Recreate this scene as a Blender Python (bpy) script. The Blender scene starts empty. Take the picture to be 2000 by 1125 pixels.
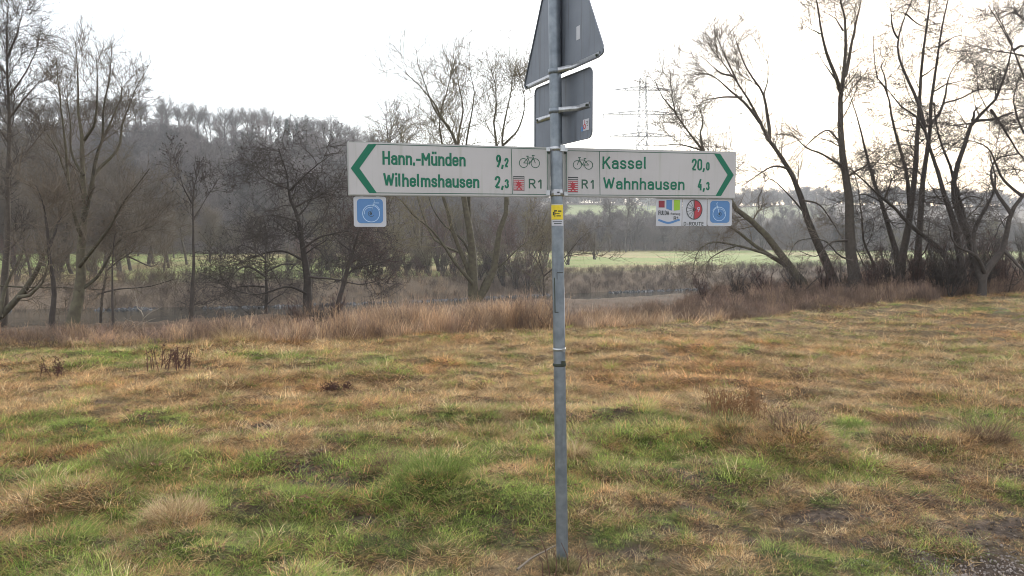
import bpy, math, random
import numpy as np
from mathutils import Vector, Matrix

R = math.radians
SC = bpy.context.scene
COL = SC.collection

# ------------------------------------------------------------------ camera
CAMH, FPX, PITCH = 1.65, 1510.0, math.atan(92.0 / 1510.0)
cd = bpy.data.cameras.new('camera')
cam = bpy.data.objects.new('camera', cd)
COL.objects.link(cam)
cam.location = (0, 0, CAMH)
cam.rotation_euler = (math.pi / 2 - PITCH, 0, 0)
cd.sensor_width = 36.0
cd.lens = FPX / 2000.0 * 36.0
cd.clip_start, cd.clip_end = 0.05, 5000
SC.camera = cam

# ------------------------------------------------------------------ sky and sun
SUN_EL, SUN_AZ = R(17), R(27)
w = bpy.data.worlds.new('World')
SC.world = w
w.use_nodes = True
nt = w.node_tree
nt.nodes.clear()
sky = nt.nodes.new('ShaderNodeTexSky')
sky.sky_type = 'NISHITA'
sky.sun_disc = False
sky.sun_elevation = SUN_EL
sky.sun_rotation = SUN_AZ
sky.air_density = 1.0
sky.dust_density = 1.2
sky.ozone_density = 1.0
b1 = nt.nodes.new('ShaderNodeBackground')
b1.inputs['Strength'].default_value = 0.05
b2 = nt.nodes.new('ShaderNodeBackground')          # thin bright cloud cover
b2.inputs['Color'].default_value = (0.965, 0.98, 1.0, 1)
b2.inputs['Strength'].default_value = 1.0
ad = nt.nodes.new('ShaderNodeAddShader')
wo = nt.nodes.new('ShaderNodeOutputWorld')
nt.links.new(sky.outputs[0], b1.inputs['Color'])
nt.links.new(b1.outputs[0], ad.inputs[0])
nt.links.new(b2.outputs[0], ad.inputs[1])
nt.links.new(ad.outputs[0], wo.inputs['Surface'])

sl = bpy.data.lights.new('sun', 'SUN')
sl.energy = 3.4
sl.angle = R(5)
sl.color = (1.0, 0.96, 0.90)
sun = bpy.data.objects.new('sun', sl)
COL.objects.link(sun)
sdir = Vector((math.sin(SUN_AZ) * math.cos(SUN_EL), math.cos(SUN_AZ) * math.cos(SUN_EL), math.sin(SUN_EL)))
sun.rotation_euler = sdir.to_track_quat('Z', 'Y').to_euler()
sun.location = (20, 40, 30)

SC.view_settings.view_transform = 'Standard'
SC.view_settings.look = 'None'
SC.view_settings.exposure = 0.42
SC.view_settings.gamma = 1.0
SC.view_settings.use_curve_mapping = False
SC.cycles.use_denoising = True
SC.cycles.filter_width = 1.0
SC.cycles.max_bounces = 6
SC.cycles.diffuse_bounces = 3
SC.cycles.volume_bounces = 1
SC.cycles.transparent_max_bounces = 8
SC.cycles.caustics_reflective = False
SC.cycles.caustics_refractive = False

# ------------------------------------------------------------------ helpers
cp, sp_ = math.cos(PITCH), math.sin(PITCH)


def ray(px, py):
    u = (np.asarray(px, float) - 1000.0) / FPX
    v = (562.5 - np.asarray(py, float)) / FPX
    return np.stack([u, cp + v * sp_, -sp_ + v * cp], -1)      # direction in the world


def at(px, py, depth):
    """the point of the world, at the distance depth along Y, seen in the photograph at px, py"""
    d = ray(px, py)
    s = np.asarray(depth, float) / d[..., 1]
    return np.array([0, 0, CAMH]) + d * s[..., None]


def on_ground(px, py, z=0.0):
    d = ray(px, py)
    s = (z - CAMH) / d[..., 2]
    return np.array([0, 0, CAMH]) + d * s[..., None]


def h2(ix, iy, seed):
    n = (ix.astype(np.int64) * 374761393 + iy.astype(np.int64) * 668265263 + seed * 1274126177) & 0xFFFFFFFF
    n = ((n ^ (n >> 13)) * 1274126177) & 0xFFFFFFFF
    return ((n ^ (n >> 16)) & 0xFFFFFF) / float(0xFFFFFF)


def vn(x, y, seed=0):
    x, y = np.asarray(x, float), np.asarray(y, float)
    ix, iy = np.floor(x), np.floor(y)
    fx, fy = x - ix, y - iy
    fx = fx * fx * (3 - 2 * fx)
    fy = fy * fy * (3 - 2 * fy)
    a, b = h2(ix, iy, seed), h2(ix + 1, iy, seed)
    c, d = h2(ix, iy + 1, seed), h2(ix + 1, iy + 1, seed)
    return (a * (1 - fx) + b * fx) * (1 - fy) + (c * (1 - fx) + d * fx) * fy


def fbm(x, y, seed=0, o=4):
    s, a, t = 0, 1.0, 0
    for k in range(o):
        s = s + a * vn(np.asarray(x) * 2 ** k + 17.3 * k, np.asarray(y) * 2 ** k - 9.1 * k, seed + k)
        t += a
        a *= 0.5
    return s / t


def sm(t):
    t = np.clip(t, 0, 1)
    return t * t * (3 - 2 * t)


def mesh_np(name, verts, faces, smooth=False):
    """verts (N,3); faces: list of arrays (M,3) or (M,4)"""
    me = bpy.data.meshes.new(name)
    faces = [f for f in faces if len(f)]
    me.vertices.add(len(verts))
    me.vertices.foreach_set('co', np.asarray(verts, np.float32).ravel())
    if faces:
        tot = sum(f.size for f in faces)
        me.loops.add(tot)
        me.loops.foreach_set('vertex_index', np.concatenate([f.ravel() for f in faces]).astype(np.int32))
        sizes = np.concatenate([np.full(len(f), f.shape[1], np.int32) for f in faces])
        me.polygons.add(len(sizes))
        starts = np.concatenate([[0], np.cumsum(sizes)[:-1]]).astype(np.int32)
        me.polygons.foreach_set('loop_start', starts)
        if smooth:
            me.polygons.foreach_set('use_smooth', np.ones(len(sizes), bool))
    me.update(calc_edges=True)
    me.validate()
    return me


def link(name, me, mat=None, parent=None):
    o = bpy.data.objects.new(name, me)
    if mat is not None and not me.materials:
        me.materials.append(mat)
    COL.objects.link(o)
    if parent is not None:
        o.parent = parent
    return o


def tag(o, label=None, cat=None, group=None, kind=None):
    if label:
        o['label'] = label
    if cat:
        o['category'] = cat
    if group:
        o['group'] = group
    if kind:
        o['kind'] = kind
    return o


def thing(name, label, cat, loc=(0, 0, 0), group=None):
    o = bpy.data.objects.new(name, None)
    o.empty_display_size = 0.2
    COL.objects.link(o)
    o.location = loc
    return tag(o, label, cat, group)


def copy_thing(src, loc, rz=0.0, s=(1, 1, 1), label=None, tilt=(0, 0)):
    r = src.copy()
    COL.objects.link(r)
    r.location = loc
    r.rotation_euler = (tilt[0], tilt[1], rz)
    r.scale = s
    if label:
        r['label'] = label
    for ch in src.children:
        c = ch.copy()
        COL.objects.link(c)
        c.parent = r
    return r


# ------------------------------------------------------------------ materials
def mat(name, rgb, rough=0.8, metal=0.0, spec=0.5, noise=None, bump=None, rgb2=None, trans=0.0):
    """noise = (scale, detail, amount); rgb2 = second colour of the mottling"""
    m = bpy.data.materials.new(name)
    m.use_nodes = True
    n, l = m.node_tree.nodes, m.node_tree.links
    p = n['Principled BSDF']
    p.inputs['Base Color'].default_value = (*rgb, 1)
    p.inputs['Roughness'].default_value = rough
    p.inputs['Metallic'].default_value = metal
    p.inputs['Specular IOR Level'].default_value = spec
    if noise:
        tc = n.new('ShaderNodeTexCoord')
        nz = n.new('ShaderNodeTexNoise')
        nz.inputs['Scale'].default_value = noise[0]
        nz.inputs['Detail'].default_value = noise[1]
        l.new(tc.outputs['Object'], nz.inputs['Vector'])
        mr = n.new('ShaderNodeMapRange')
        mr.inputs['From Min'].default_value = 0.5 - 0.5 * (1 - noise[2])
        mr.inputs['From Max'].default_value = 0.5 + 0.5 * (1 - noise[2])
        l.new(nz.outputs['Fac'], mr.inputs['Value'])
        mx = n.new('ShaderNodeMix')
        mx.data_type = 'RGBA'
        mx.inputs[6].default_value = (*rgb, 1)
        mx.inputs[7].default_value = (*(rgb2 or [c * 0.6 for c in rgb]), 1)
        l.new(mr.outputs[0], mx.inputs[0])
        l.new(mx.outputs[2], p.inputs['Base Color'])
    if bump:
        tc = n.new('ShaderNodeTexCoord')
        nz = n.new('ShaderNodeTexNoise')
        nz.inputs['Scale'].default_value = bump[0]
        nz.inputs['Detail'].default_value = 5
        l.new(tc.outputs['Object'], nz.inputs['Vector'])
        bp = n.new('ShaderNodeBump')
        bp.inputs['Strength'].default_value = bump[1]
        bp.inputs['Distance'].default_value = bump[2] if len(bump) > 2 else 0.01
        l.new(nz.outputs['Fac'], bp.inputs['Height'])
        l.new(bp.outputs[0], p.inputs['Normal'])
    return m


def bark(name, rgb, rgb2, rnd=0.25):
    m = mat(name, rgb, 0.9, noise=(9, 8, 0.6), rgb2=rgb2, spec=0.2)
    n, l = m.node_tree.nodes, m.node_tree.links
    p = n['Principled BSDF']
    src = p.inputs['Base Color'].links[0].from_socket
    oi = n.new('ShaderNodeObjectInfo')
    mr = n.new('ShaderNodeMapRange')
    mr.inputs['To Min'].default_value = 1 - rnd
    mr.inputs['To Max'].default_value = 1 + rnd
    l.new(oi.outputs['Random'], mr.inputs['Value'])
    vm = n.new('ShaderNodeVectorMath')
    vm.operation = 'SCALE'
    l.new(src, vm.inputs[0])
    l.new(mr.outputs[0], vm.inputs['Scale'])
    l.new(vm.outputs[0], p.inputs['Base Color'])
    return m


def attr_mat(name, attr, kind='INSTANCER', rough=0.75, trans=0.35, vary=0.35):
    """leaf or blade material: colour carried by the plant, blades of one plant differ a little"""
    m = bpy.data.materials.new(name)
    m.use_nodes = True
    n, l = m.node_tree.nodes, m.node_tree.links
    n.clear()
    a = n.new('ShaderNodeAttribute')
    a.attribute_type = kind
    a.attribute_name = attr
    b = n.new('ShaderNodeAttribute')
    b.attribute_type = 'GEOMETRY'
    b.attribute_name = 'shade'
    mr = n.new('ShaderNodeMapRange')
    mr.inputs['To Min'].default_value = 1 - vary
    mr.inputs['To Max'].default_value = 1 + vary
    l.new(b.outputs['Fac'], mr.inputs['Value'])
    vm = n.new('ShaderNodeVectorMath')
    vm.operation = 'SCALE'
    l.new(a.outputs['Color'], vm.inputs[0])
    l.new(mr.outputs[0], vm.inputs['Scale'])
    d = n.new('ShaderNodeBsdfPrincipled')
    d.inputs['Roughness'].default_value = rough
    d.inputs['Specular IOR Level'].default_value = 0.25
    t = n.new('ShaderNodeBsdfTranslucent')
    l.new(vm.outputs[0], d.inputs['Base Color'])
    l.new(vm.outputs[0], t.inputs['Color'])
    mx = n.new('ShaderNodeMixShader')
    mx.inputs[0].default_value = trans
    l.new(d.outputs[0], mx.inputs[1])
    l.new(t.outputs[0], mx.inputs[2])
    o = n.new('ShaderNodeOutputMaterial')
    l.new(mx.outputs[0], o.inputs['Surface'])
    return m


# ------------------------------------------------------------------ terrain
EX = np.array([-60, -12, -7.5, -4, -1.5, 0, 3.4, 5.3, 8.6, 14.6, 25, 60])
EY = np.array([7, 10.3, 11.3, 11.9, 13.0, 13.7, 14.9, 16.2, 18.8, 22.5, 28, 42.0])
SX = np.array([-60, -15, -8, -3, 2, 12, 60])
SY = np.array([3, 4, 6, 11, 12, 12, 12.0])
FX = np.array([-300, -60, -33, -17.5, -7, 0, 14, 40, 80, 300])
FY = np.array([10, 42, 50, 53, 58, 63, 71, 85, 105, 200.0])
HA = np.array([-2500, -600, 0, 300, 400, 500, 600, 700, 800, 900, 1000, 1100, 1400, 1700, 2000, 2600, 4500])
HY = np.array([310, 290, 268, 266, 276, 285, 300, 318, 348, 370, 388, 398, 402, 398, 402, 410, 430.0])
HD = np.array([300, 275, 270, 268, 268, 270, 275, 290, 320, 350, 390, 420, 420, 420, 420, 420, 420.0])
H0 = np.array([130, 130, 130, 130, 132, 135, 138, 142, 146, 150, 160, 172, 185, 190, 190, 190, 190.0])

TUSS = []      # mounds under the big tussocks, (x, y, radius, height)
for px, py, r_, h_ in ((1545, 885, .42, .13), (1435, 872, .24, .10), (1780, 880, .36, .11), (1925, 888, .40, .10),
                       (845, 975, .42, .12), (345, 1045, .30, .08), (270, 935, .30, .08), (770, 940, .35, .06),
                       (200, 975, .35, .07), (1270, 850, .4, .06), (450, 1080, .28, .08), (1600, 905, .5, .07), (1150, 870, .3, .05),
                       (610, 990, .35, .07), (900, 830, .5, .05), (120, 1080, .3, .06), (460, 680, .5, .14)):
    q = on_ground(px, py)
    TUSS.append((q[0], q[1], r_, h_))
MUD = []
for px, py, rx, ry, s_ in ((855, 878, .16, .10, 1), (830, 845, .2, .08, .7), (660, 757, .22, .10, .8), (1650, 1010, .8, .20, .85), (1850, 985, .55, .16, .9),
                           (1450, 1050, .6, .18, .8), (1300, 1010, .5, .12, .7), (1960, 1000, .4, .1, .8), (1750, 1060, .6, .14, .9), (1230, 1085, .5, .1, .8),
                           (1990, 1115, .45, .30, 1), (700, 1105, .5, .09, .7), (520, 1110, .4, .07, .6), (1870, 945, .7, .12, .6),
                           (1560, 960, .6, .1, .6), (380, 1110, .3, .06, .5), (1200, 950, .5, .09, .5)):
    q = on_ground(px, py)
    MUD.append((q[0], q[1], rx, ry, s_))
WARM = []      # patches of dead orange grass (+) and fresh green grass (-)
for px, py, rx, ry, s_ in ((300, 1060, 1.0, .5, -.35), (620, 960, 1.1, .5, -.3), (1000, 730, 5, 1.5, .25), (1500, 690, 6, 2, .2), (1550, 888, .5, .22, 1.1), (1780, 880, .45, .2, 1.1), (1925, 890, .45, .2, 1.1), (1450, 1050, .6, .3, .5), (1720, 1020, .7, .3, .6), (1300, 1000, .5, .2, .5), (1900, 1010, .5, .25, .5), (1250, 1090, .35, .15, .5), (700, 1100, .4, .12, .5), (60, 1000, .5, .25, .9), (40, 760, 2.0, .5, .6), (250, 740, 2.5, .7, .5), (480, 880, .6, .2, .8), (100, 890, .45, .2, .8), (340, 1040, .35, .3, .8),
                           (650, 770, 2.0, .8, .4), (900, 690, 3, .8, .6), (1400, 720, 4, 1.2, .5), (1800, 640, 5, 1.5, .4), (1440, 800, .8, .35, 1.0), (1600, 760, 2.5, .8, .5),
                           (950, 770, 1.2, .5, .6), (740, 860, .5, .25, .6), (950, 920, .45, .12, .8), (1700, 960, 1.0, .2, .8), (1400, 1000, .8, .2, .6), (1900, 930, .8, .15, .7),
                           (560, 690, 2, .4, .5), (1050, 1080, .4, .12, .6), (1900, 780, 1.5, .5, .4),
                           (120, 695, 3.0, .35, -1.2), (400, 700, 2.5, .25, -.9), (60, 830, 1.0, .4, -.5), (250, 1000, .9, .5, -.8), (800, 980, .8, .4, -.8), (100, 860, .5, .2, -.6),
                           (1660, 835, .35, .16, -1.3), (600, 960, .7, .3, -.7), (640, 1080, .5, .2, -.8), (1380, 930, .8, .25, -.7), (850, 1050, .5, .2, -.5), (1200, 840, .8, .2, -.6),
                           (1500, 1090, .5, .15, -.4), (1800, 1080, .5, .1, -.5), (430, 860, .5, .25, -.6), (700, 830, 1.0, .3, -.3), (1120, 1010, .5, .15, -.5), (60, 1090, .8, .3, -.6),
                           (780, 720, 2.0, .4, -.35), (1150, 700, 1.2, .25, -.4), (1150, 1050, .5, .2, -.6), (1180, 900, .5, .15, -.6)):
    q = on_ground(px, py)
    WARM.append((q[0], q[1], rx, ry, s_))


def terrain(x, y):
    x, y = np.asarray(x, float), np.asarray(y, float)
    s = y - np.interp(x, EX, EY)
    S = np.interp(x, SX, SY)
    near = (fbm(x * .35, y * .35, 3, 3) - .5) * .16 * sm((y - 1.0) / 3)
    near = near + (fbm(x * 2.1, y * 2.1, 8, 3) - .5) * .15 + (fbm(x * 5.5, y * 5.5, 18, 2) - .5) * .06 + (vn(x * 7, y * 7, 4) - .5) * .018
    for a, b, r_, h_ in TUSS:
        near = near + h_ * np.exp(-((x - a) ** 2 + (y - b) ** 2) / (r_ * r_) * 1.6)
    for a, b, rx, ry, q_ in MUD:
        near = near - .035 * q_ * np.exp(-((x - a) / rx) ** 2 - ((y - b) / ry) ** 2)
    near = near - (near + .012) * np.exp(-((x - .255) ** 2 + (y - 3.93) ** 2) / .16)
    z = near - .028 * np.clip(s, 0, S) - 3.3 * sm((s - S) / 7.0)
    t = y - np.interp(x, FX, FY)
    rise = 2.25 * sm((t + 2) / 9.0) + .9 * sm((t - 7) / 110) + (fbm(x * .05, y * .05, 21, 3) - .5) * .5 * sm((t - 3) / 20)
    z = np.where(t > -6, np.minimum(z, -3.6) + rise, z)
    yy = np.maximum(y, 20)
    a = 1000 + FPX * x / yy
    d1, d0, hy = np.interp(a, HA, HD), np.interp(a, HA, H0), np.interp(a, HA, HY)
    H = (470 - hy) / FPX * d1 + CAMH
    hill = H * (np.sin(np.clip((y - d0) / (d1 - d0), 0, 1) * 1.2566) / .951) ** 1.15
    hill = hill - .10 * np.clip(y - d1 - 8, 0, 400)
    z = z + 95 * sm((y - 560) / 300) * np.exp(-((a - 2130) / 260) ** 2) * (y > 60)
    z = z + np.where(y > 60, hill + (fbm(x * .02, y * .02, 31, 3) - .5) * 3 * sm((y - d0) / 60), 0)
    return z


def patches(x, y):
    """warm: how dead the grass is; mud: how bare the soil is"""
    x, y = np.asarray(x, float), np.asarray(y, float)
    warm = .50 + (fbm(x * .9, y * .9, 51, 3) - .5) * 1.4 + (fbm(x * 3.6, y * 3.6, 61, 3) - .5) * 2.2
    warm = warm + .34 * sm((y - 5.5) / 4) - .12
    warm = warm + .14 * sm((x + 1) / 3) * sm((6 - y) / 2) + .08 * sm(x / 2) + .12 * sm((y - 6) / 2)
    mud = np.clip((fbm(x * 2.3, y * 2.3, 71, 4) - .63) * 7, 0, 1) * .85 * sm((11 - y) / 3)
    for a, b, rx, ry, s_ in WARM:
        warm = warm + .6 * s_ * np.exp(-((x - a) / rx) ** 2 - ((y - b) / ry) ** 2)
    mud = mud * (1 - np.exp(-((x + .12) / .5) ** 2 - ((y - 3.95) / .4) ** 2))
    for a, b, rx, ry, s_ in MUD:
        rx, ry, s_ = rx * .85, ry * .85, s_ * .9
        k = np.exp(-((x - a) / rx) ** 2 - ((y - b) / ry) ** 2)
        mud = np.maximum(mud, np.clip(s_ * k * (.5 + 1.1 * vn(x * 9, y * 9, 77)) * 1.4 - .2, 0, 1))
    return np.clip(warm, 0, 1), np.clip(mud, 0, 1)


def build_ground():
    f = np.concatenate([np.linspace(-48, 48, 450), np.linspace(48, 312, 90)[1:-1]])
    az = np.radians(f)
    rr = np.concatenate([[0.02, .5, 1, 1.5, 2, 2.4], np.geomspace(2.7, 26, 250), np.geomspace(26, 950, 170)[1:]])
    A, D = np.meshgrid(az, rr)
    X, Y = D * np.sin(A), D * np.cos(A)
    Z = terrain(X, Y)
    back = Y < -20
    Z = np.where(back, np.minimum(Z, .1), Z)
    n, m = X.shape
    V = np.stack([X, Y, Z], -1).reshape(-1, 3)
    i = np.arange(n - 1)[:, None] * m
    j = np.arange(m)[None, :]
    j2 = (j + 1) % m
    F = np.stack([i + j, i + m + j, i + m + j2, i + j2], -1).reshape(-1, 4)[:, ::-1]
    me = mesh_np('ground', V, [F], True)
    x, y, z = V.T
    warm, mud = patches(x, y)
    g = np.array([.10, .115, .040])
    t = np.array([.26, .185, .10])
    c = g + (t - g) * warm[:, None]
    soil = np.array([.075, .055, .042])
    c = c * .62 + (soil * (.8 + .6 * vn(x * 11, y * 11, 5))[:, None] - c * .62) * np.clip(mud + .15, 0, 1)[:, None]
    s = y - np.interp(x, EX, EY)
    S = np.interp(x, SX, SY)
    k = sm(s / 2)[:, None]
    scrub = np.array([.12, .085, .060]) * (.7 + .6 * fbm(x, y, 15, 3))[:, None]
    c = c + (scrub - c) * k
    k = sm((s - S - 1) / 4)[:, None]
    c = c + (np.array([.055, .045, .035]) - c) * k
    tt = y - np.interp(x, FX, FY)
    k = sm((tt - 5) / 6)[:, None]
    mg = np.array([.205, .245, .08]) + (np.array([.30, .235, .12]) - np.array([.19, .235, .075])) * np.clip((fbm(x * .05, y * .09, 91, 4) - .46) * 4, 0, 1)[:, None]
    bank = np.array([.16, .12, .085]) * (.5 + fbm(x * .8, y * .8, 95, 3))[:, None]
    c = np.where((tt > -4)[:, None], bank + (mg - bank) * k, c)
    a = 1000 + FPX * x / np.maximum(y, 20)
    d0, d1 = np.interp(a, HA, H0), np.interp(a, HA, HD)
    k = sm((y - d0 + 4) / 10)[:, None]
    wood = np.array([.085, .065, .05]) * (.7 + .6 * fbm(x * .1, y * .1, 97, 3))[:, None]
    c = c + (wood - c) * k
    k = (sm((y - 285) / 8) * sm((385 - y) / 8) * np.maximum(sm((a - 1060) / 50) * sm((1330 - a) / 50), .7 * sm((a - 1420) / 40) * sm((1640 - a) / 60)))[:, None]
    c = c + (np.array([.165, .195, .075]) - c) * k
    at_ = me.attributes.new('tint', 'FLOAT_COLOR', 'POINT')
    at_.data.foreach_set('color', np.concatenate([c, np.ones((len(c), 1))], 1).astype(np.float32).ravel())
    m_ = bpy.data.materials.new('soil_and_turf')
    m_.use_nodes = True
    nn, l = m_.node_tree.nodes, m_.node_tree.links
    p = nn['Principled BSDF']
    p.inputs['Roughness'].default_value = 0.95
    p.inputs['Specular IOR Level'].default_value = 0.15
    a_ = nn.new('ShaderNodeAttribute')
    a_.attribute_name = 'tint'
    gp = nn.new('ShaderNodeNewGeometry')
    nz = nn.new('ShaderNodeTexNoise')
    nz.inputs['Scale'].default_value = 22
    nz.inputs['Detail'].default_value = 8
    l.new(gp.outputs['Position'], nz.inputs['Vector'])
    mr = nn.new('ShaderNodeMapRange')
    mr.inputs['From Min'].default_value, mr.inputs['From Max'].default_value = .3, .7
    mr.inputs['To Min'].default_value, mr.inputs['To Max'].default_value = .55, 1.45
    l.new(nz.outputs['Fac'], mr.inputs['Value'])
    vm = nn.new('ShaderNodeVectorMath')
    vm.operation = 'SCALE'
    l.new(a_.outputs['Color'], vm.inputs[0])
    l.new(mr.outputs[0], vm.inputs['Scale'])
    l.new(vm.outputs[0], p.inputs['Base Color'])
    bp = nn.new('ShaderNodeBump')
    bp.inputs['Strength'].default_value = 1.0
    bp.inputs['Distance'].default_value = .05
    l.new(nz.outputs['Fac'], bp.inputs['Height'])
    l.new(bp.outputs[0], p.inputs['Normal'])
    o = link('ground', me, m_)
    tag(o, 'rough winter meadow falling to the river bank and rising to wooded hills', kind='structure')


build_ground()

# water
m_water = mat('river_water', (.035, .035, .028), 0.09, spec=0.6)
n, l = m_water.node_tree.nodes, m_water.node_tree.links
gp = n.new('ShaderNodeNewGeometry')
mp = n.new('ShaderNodeVectorMath')
mp.operation = 'MULTIPLY'
mp.inputs[1].default_value = (.6, 1.6, 1)
nz = n.new('ShaderNodeTexNoise')
nz.inputs['Scale'].default_value = 1.3
nz.inputs['Detail'].default_value = 4
bp = n.new('ShaderNodeBump')
bp.inputs['Strength'].default_value = .35
bp.inputs['Distance'].default_value = .05
l.new(gp.outputs['Position'], mp.inputs[0])
l.new(mp.outputs[0], nz.inputs['Vector'])
l.new(nz.outputs['Fac'], bp.inputs['Height'])
l.new(bp.outputs[0], n['Principled BSDF'].inputs['Normal'])
xs = np.linspace(-300, 300, 61)
lo = np.interp(xs, EX, EY) + np.interp(xs, SX, SY) + 1.5
hi = np.interp(xs, FX, FY) + 3
lo = np.minimum(lo, hi - 1)
V = np.concatenate([np.stack([xs, lo, xs * 0 - 2.9], 1), np.stack([xs, hi, xs * 0 - 2.9], 1)])
i = np.arange(60)
F = np.stack([i, i + 1, i + 62, i + 61], 1)
tag(link('river', mesh_np('river', V, [F]), m_water), 'dark calm river between the banks', kind='structure')


# ------------------------------------------------------------------ tubes and trees
def tubes(pts, rad, sides):
    """pts (N,K,3), rad (N,K) -> verts, quads"""
    N, K, _ = pts.shape
    t = np.gradient(pts, axis=1)
    t /= np.linalg.norm(t, axis=2, keepdims=True) + 1e-9
    m = t.mean(1)
    ref = np.where(np.abs(m[:, 2:3]) > .8, np.array([[1., .1, 0]]), np.array([[.1, .05, 1.]]))[:, None, :]
    u = np.cross(t, np.broadcast_to(ref, t.shape))
    u /= np.linalg.norm(u, axis=2, keepdims=True) + 1e-9
    v = np.cross(t, u)
    th = np.arange(sides) / sides * 2 * math.pi
    P = pts[:, :, None, :] + rad[:, :, None, None] * (u[:, :, None, :] * np.cos(th)[None, None, :, None] + v[:, :, None, :] * np.sin(th)[None, None, :, None])
    V = P.reshape(-1, 3)
    b = (np.arange(N)[:, None, None] * K + np.arange(K - 1)[None, :, None]) * sides
    j = np.arange(sides)[None, None, :]
    j2 = (j + 1) % sides
    F = np.stack([b + j, b + j2, b + sides + j2, b + sides + j], -1).reshape(-1, 4)
    return V, F


def join(parts):
    V, F, o = [], [], 0
    for v, f in parts:
        V.append(v)
        F.append(f + o)
        o += len(v)
    return np.concatenate(V), np.concatenate(F)


def sprout(pts, rad, n, rng, length, ang=(30, 65), tr=(.2, 1.0), K=6, up=.25, wig=.18, rs=.55, rmin=.004, flat=0.0, taper=.35, byrad=False):
    """n children in all on the given parents (N,K,3)"""
    N, KP, _ = pts.shape
    seg = np.linalg.norm(np.diff(pts, axis=1), axis=2)
    L = seg.sum(1)
    w_ = L / L.sum()
    idx = rng.choice(N, n, p=w_)
    t = rng.uniform(tr[0], tr[1], n)
    f = t * (KP - 1)
    i0 = np.minimum(f.astype(int), KP - 2)
    fr = (f - i0)[:, None]
    p0 = pts[idx, i0] * (1 - fr) + pts[idx, i0 + 1] * fr
    r0 = rad[idx, i0] * (1 - fr[:, 0]) + rad[idx, i0 + 1] * fr[:, 0]
    tan = pts[idx, i0 + 1] - pts[idx, i0]
    tan /= np.linalg.norm(tan, axis=1, keepdims=True) + 1e-9
    rv = rng.normal(size=(n, 3))
    rv[:, 2] *= (1 - flat)
    side = rv - (rv * tan).sum(1, keepdims=True) * tan
    side /= np.linalg.norm(side, axis=1, keepdims=True) + 1e-9
    a = np.radians(rng.uniform(ang[0], ang[1], n))[:, None]
    d = tan * np.cos(a) + side * np.sin(a)
    ll = rng.uniform(length[0], length[1], n) * (1.15 - .55 * t)
    if byrad:
        ll = ll * np.clip(r0 / r0.mean(), .45, 1.6)
    st = (ll / (K - 1))[:, None]
    P = np.zeros((n, K, 3))
    P[:, 0] = p0
    cur = rng.normal(size=(n, 3)) * wig * .5
    for k in range(1, K):
        d = d + cur + rng.normal(size=(n, 3)) * wig
        d[:, 2] += up
        d /= np.linalg.norm(d, axis=1, keepdims=True) + 1e-9
        P[:, k] = P[:, k - 1] + d * st
    r1 = np.maximum(np.minimum(r0 * rs, r0 * .9), rmin)
    Rr = np.maximum(r1[:, None] * np.linspace(1, taper, K)[None, :], rmin * .6)
    return P, Rr


def resample(pts, K, rng=None, jit=0.0):
    """smooth curve through the given points"""
    pts = np.asarray(pts, float)
    q = np.vstack([2 * pts[0] - pts[1], pts, 2 * pts[-1] - pts[-2]])
    seg = np.linalg.norm(np.diff(pts, axis=0), axis=1)
    cum = np.concatenate([[0], np.cumsum(seg)])
    s = np.linspace(0, cum[-1], K)
    i = np.clip(np.searchsorted(cum, s, side='right') - 1, 0, len(pts) - 2)
    t = ((s - cum[i]) / np.maximum(seg[i], 1e-6))[:, None]
    p0, p1, p2, p3 = q[i], q[i + 1], q[i + 2], q[i + 3]
    o = .5 * ((2 * p1) + (-p0 + p2) * t + (2 * p0 - 5 * p1 + 4 * p2 - p3) * t ** 2 + (-p0 + 3 * p1 - 3 * p2 + p3) * t ** 3)
    if rng is not None and jit:
        nn_ = rng.normal(size=(K, 3)) * jit
        nn_[0] = 0
        nn_ = (nn_ + np.roll(nn_, 1, 0)) / 2
        nn_[0] = 0
        o = o + nn_
    return o


M_BARK = bark('bark_grey_brown', (.105, .088, .072), (.075, .062, .052))
M_BARK_GREEN = bark('bark_mossy', (.125, .112, .075), (.075, .064, .048))
M_BARK_DARK = bark('bark_dark', (.095, .08, .07), (.06, .05, .045))
M_TWIG = bark('twigs_brown', (.18, .145, .11), (.11, .09, .07))
M_TWIG_OLIVE = bark('twigs_olive', (.20, .175, .11), (.13, .105, .07))
M_TWIG_FAR = bark('twigs_far', (.145, .125, .118), (.095, .08, .076), .5)
M_TWIG_RED = bark('twigs_reddish', (.15, .10, .085), (.09, .06, .055))
M_NEEDLE = bark('needles_dark', (.035, .055, .042), (.02, .035, .028))

K_L = 14


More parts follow.
